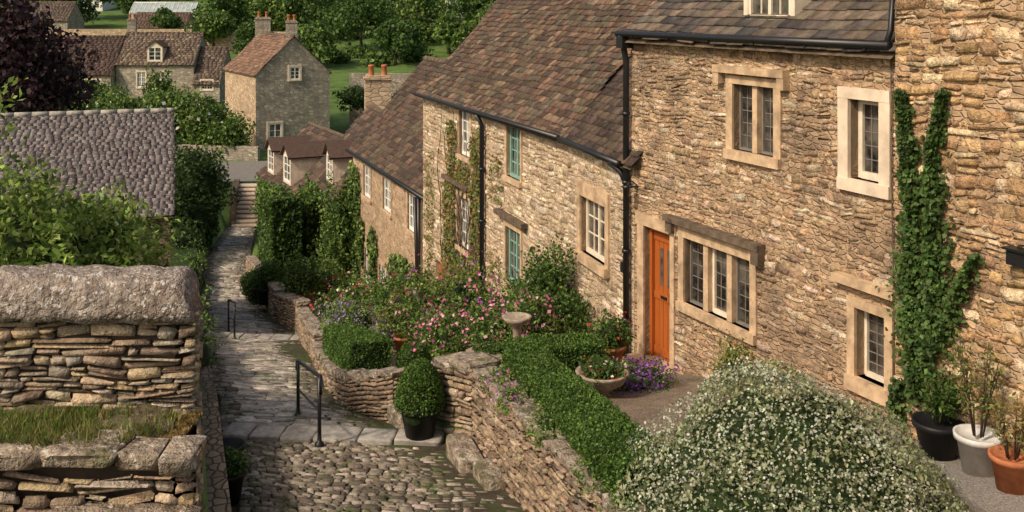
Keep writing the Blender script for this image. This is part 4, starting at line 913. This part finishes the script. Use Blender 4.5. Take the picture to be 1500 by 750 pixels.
shrub('street_side_shrubs',[((float(xL(y))-.5,y,float(zs(y))+.6),(.42,1.4,.5),1500) for y in (18,21,24,28,31,34,38,41,45)],.09,MX,lump=.45,shell=.5)
EC=[(.19,.31,.06),(.25,.38,.09),(.15,.25,.05),(.08,.15,.03),(.30,.40,.12)]
shrub('elder_bush',[((-5.75,12.2,-3.15),(1.1,1.2,.95),8500),((-7.5,12.8,-3.0),(1.5,1.2,1.1),8500),((-5.5,13.5,-3.3),(.9,1.0,.8),4500),((-9,12.5,-2.9),(1.3,1.2,1.0),5000),((-7,11.6,-4.0),(1.9,1.2,1.1),5000)],.11,EC,.5,flowers=[(40,.09,[(.75,.73,.6)])],lump=.4,shell=.45,corek=.6)
shrub('small_leafy_tree',[((-6.2,10.9,-1.9),(.7,.6,.3),400),((-6.35,11.8,-1.2),(.6,.7,.35),450),((-7.0,11.8,-1.7),(.8,.7,.5),900)],.11,EC[:3],lump=.5,shell=.7,corek=0)
shrub('dark_yew_bush',[((-16.4,52,-9.2),(1.9,1.9,2.1),6500),((-15.4,50.5,-10.7),(.8,1.5,1.3),3000),((-17.3,48,-9.6),(1.9,2,2.2),4500),((-14.9,46,-10.9),(.9,2.0,1.0),2500)],.2,GD,lump=.25,corek=.75)
shrub('garden_shrub',[((-23.2,77,-9.0),(2.0,1.5,2.2),3800),((-26,78,-8.8),(2.2,1.5,2.3),3800),((-29.5,79,-8.8),(2.5,1.5,2.0),3500),((-21,76,-9.8),(1.6,1.2,1.5),2500),((-33,82,-8.6),(3,1.5,1.8),2500)],.3,GL+G1,lump=.35,corek=.6,shell=.45,flowers=[(120,.3,[(.65,.65,.55)])])
shrub('garden_shrub',[((-26,70,-10.4),(2.0,1.2,1.0),2500),((-36,88,-8.2),(3,1.5,1.8),2500),((-31,90,-7.8),(1.2,1.2,2.0),2000),((-13.5,62,-10.6),(1.0,1.6,1.3),2200),((-12.4,58,-11),(1.0,1.6,1.3),2200)],.3,G1+GL,lump=.35,corek=.6)
shrub('garden_shrub',[((-13,88,-8),(2,1.2,1),1500),((-9,88,-8.5),(3,1.2,1),1500)],.3,GD,lump=.35)
# ================================================================= TREES
tree('copper_beech_tree',(-27.5,55,-11),12.7,5.0,16,15000,.33,[(.030,.014,.020),(.05,.022,.028),(.02,.013,.018),(.04,.03,.028)],.4,1.0)
TL=[(-40,140,3.6,GL),(-33,132,3.0,G1),(-24,124,3.6,GL),(-20.5,140,5.2,G1),(-13,148,5.8,GL),(-28,152,6.2,G1),(-44,160,5,G1),(-6,154,5.6,G1),(-2,142,3.8,GL),(4,160,6,G1),(-52,152,3,G1),(-36,168,6.5,GD),(-20,166,7.0,GD),(12,150,6,G1),(-70,162,5,GD),(-13.8,126,3.4,G1),(-27,180,7,GL),(-15,182,7,G1),(-80,170,5,GD),(-9,136,3.4,GL),(-35,148,4.6,GL),(-1,124,3.4,G1),(-44,178,6,GD),(-72,176,5,GL),(-64,174,4.5,G1),(-50,182,6,G1)]
for (x,y,R,c) in TL:
    tree('deciduous_tree',(x+U(-1,1),y,float(zs(y))-.3),R*U(1.5,1.85)+.5,R,int(U(11,18)),3000,.5,c+GD[:2]+G1[:1],.3,U(.7,.95))
g=empty('hillside_shrubs'); PP=[];NN=[]
for i in range(60):
    y=U(146,205); x=U(-.30,.0)*y+U(-3,3); r=U(1.6,3.6)
    if -64<x<-50 and y<172: continue
    P,N=blob((x,y,float(zs(y))+r*.35),(r*1.2,r,r*.8),420,.35,.5); PP.append(P);NN.append(N)
for i in range(16):
    y=U(122,134); x=U(-.26,-.0)*y; r=U(.7,1.5)
    P,N=blob((x,y,float(zs(y))+r*.4),(r*1.3,r,r*.8),300,.35,.5); PP.append(P);NN.append(N)
leaves('foliage',np.concatenate(PP),np.concatenate(NN),.55,G1+GD+GL[:2],g,.7)
g=empty('distant_tree_line'); PP=[];NN=[]
for i in range(70):
    x=-150+i*3.6+U(-2,2); y=212+U(-8,25); P,N=blob((x,y,float(zs(y))+2.5),(4.5,4.5,5),600,.35,.5); PP.append(P);NN.append(N)
leaves('foliage',np.concatenate(PP),np.concatenate(NN),1.0,G1+GD,g,.7)
shrub('garden_shrub',[((x,y,float(zs(y))+.6),(1.8,1.4,1.3),900) for x,y in ((-44,118),(-40,112),(-34,111),(-28,110),(-52,120),(-60,125),(-26,116),(-48,135),(-62,140))],.4,G1+GL,lump=.35,corek=.6)
PT=[]
for y0,y1,a,b,n in ((9,13,.0,.5,1900),(13.3,26,.0,.3,2200),(15,24,1.5,2.3,2600),(11,13,.5,1.6,400),(13.2,16,1.4,2.3,1300),(14,30,.3,1.6,1300)):
    y=U(y0,y1,n);u=U(a,b,n); k=wav(u*3,y*2.3)>.05; y=y[k];u=u[k]
    x=np.minimum(xL(y)+u,xR(y)); PT.append(np.stack([x,y,zs(y)+.0],1))
grass('street_grass_tufts',np.concatenate(PT),.05,[(.09,.16,.03),(.13,.19,.045),(.17,.17,.06)],asp=.14)
# ================================================================= LIGHT, WORLD, CAMERA
Sx,Sy,Sz=-.62,-.48,.72
el=math.asin(Sz/math.sqrt(Sx*Sx+Sy*Sy+Sz*Sz)); az=math.atan2(Sx,Sy)
w=bpy.data.worlds.new('World'); scene.world=w; w.use_nodes=True; nt=w.node_tree; bg=nt.nodes['Background']
sky=nt.nodes.new('ShaderNodeTexSky'); sky.sky_type='NISHITA'; sky.sun_disc=False; sky.sun_elevation=el; sky.sun_rotation=az%(2*math.pi); sky.dust_density=4; sky.ozone_density=.6; sky.air_density=1.0
mx=nt.nodes.new('ShaderNodeMix'); mx.data_type='RGBA'; mx.blend_type='MULTIPLY'; mx.inputs[0].default_value=1; mx.inputs[7].default_value=(1.0,.93,.84,1)
nt.links.new(sky.outputs[0],mx.inputs[6]); nt.links.new(mx.outputs[2],bg.inputs[0]); bg.inputs[1].default_value=.14
L=bpy.data.lights.new('sun','SUN'); L.energy=3.1; L.angle=math.radians(4); L.color=(1,.87,.70); lo=link(bpy.data.objects.new('sun',L))
lo.rotation_euler=Vector((Sx,Sy,Sz)).to_track_quat('Z','Y').to_euler()
cam=bpy.data.cameras.new('camera'); co=link(bpy.data.objects.new('camera',cam)); co.location=(0,0,0); co.rotation_euler=(math.pi/2,0,0)
cam.lens=36; cam.sensor_width=36; cam.shift_y=-.2447; cam.clip_end=2000; cam.clip_start=.1
scene.camera=co
scene.view_settings.view_transform='Standard'; scene.view_settings.look='None'; scene.view_settings.exposure=0
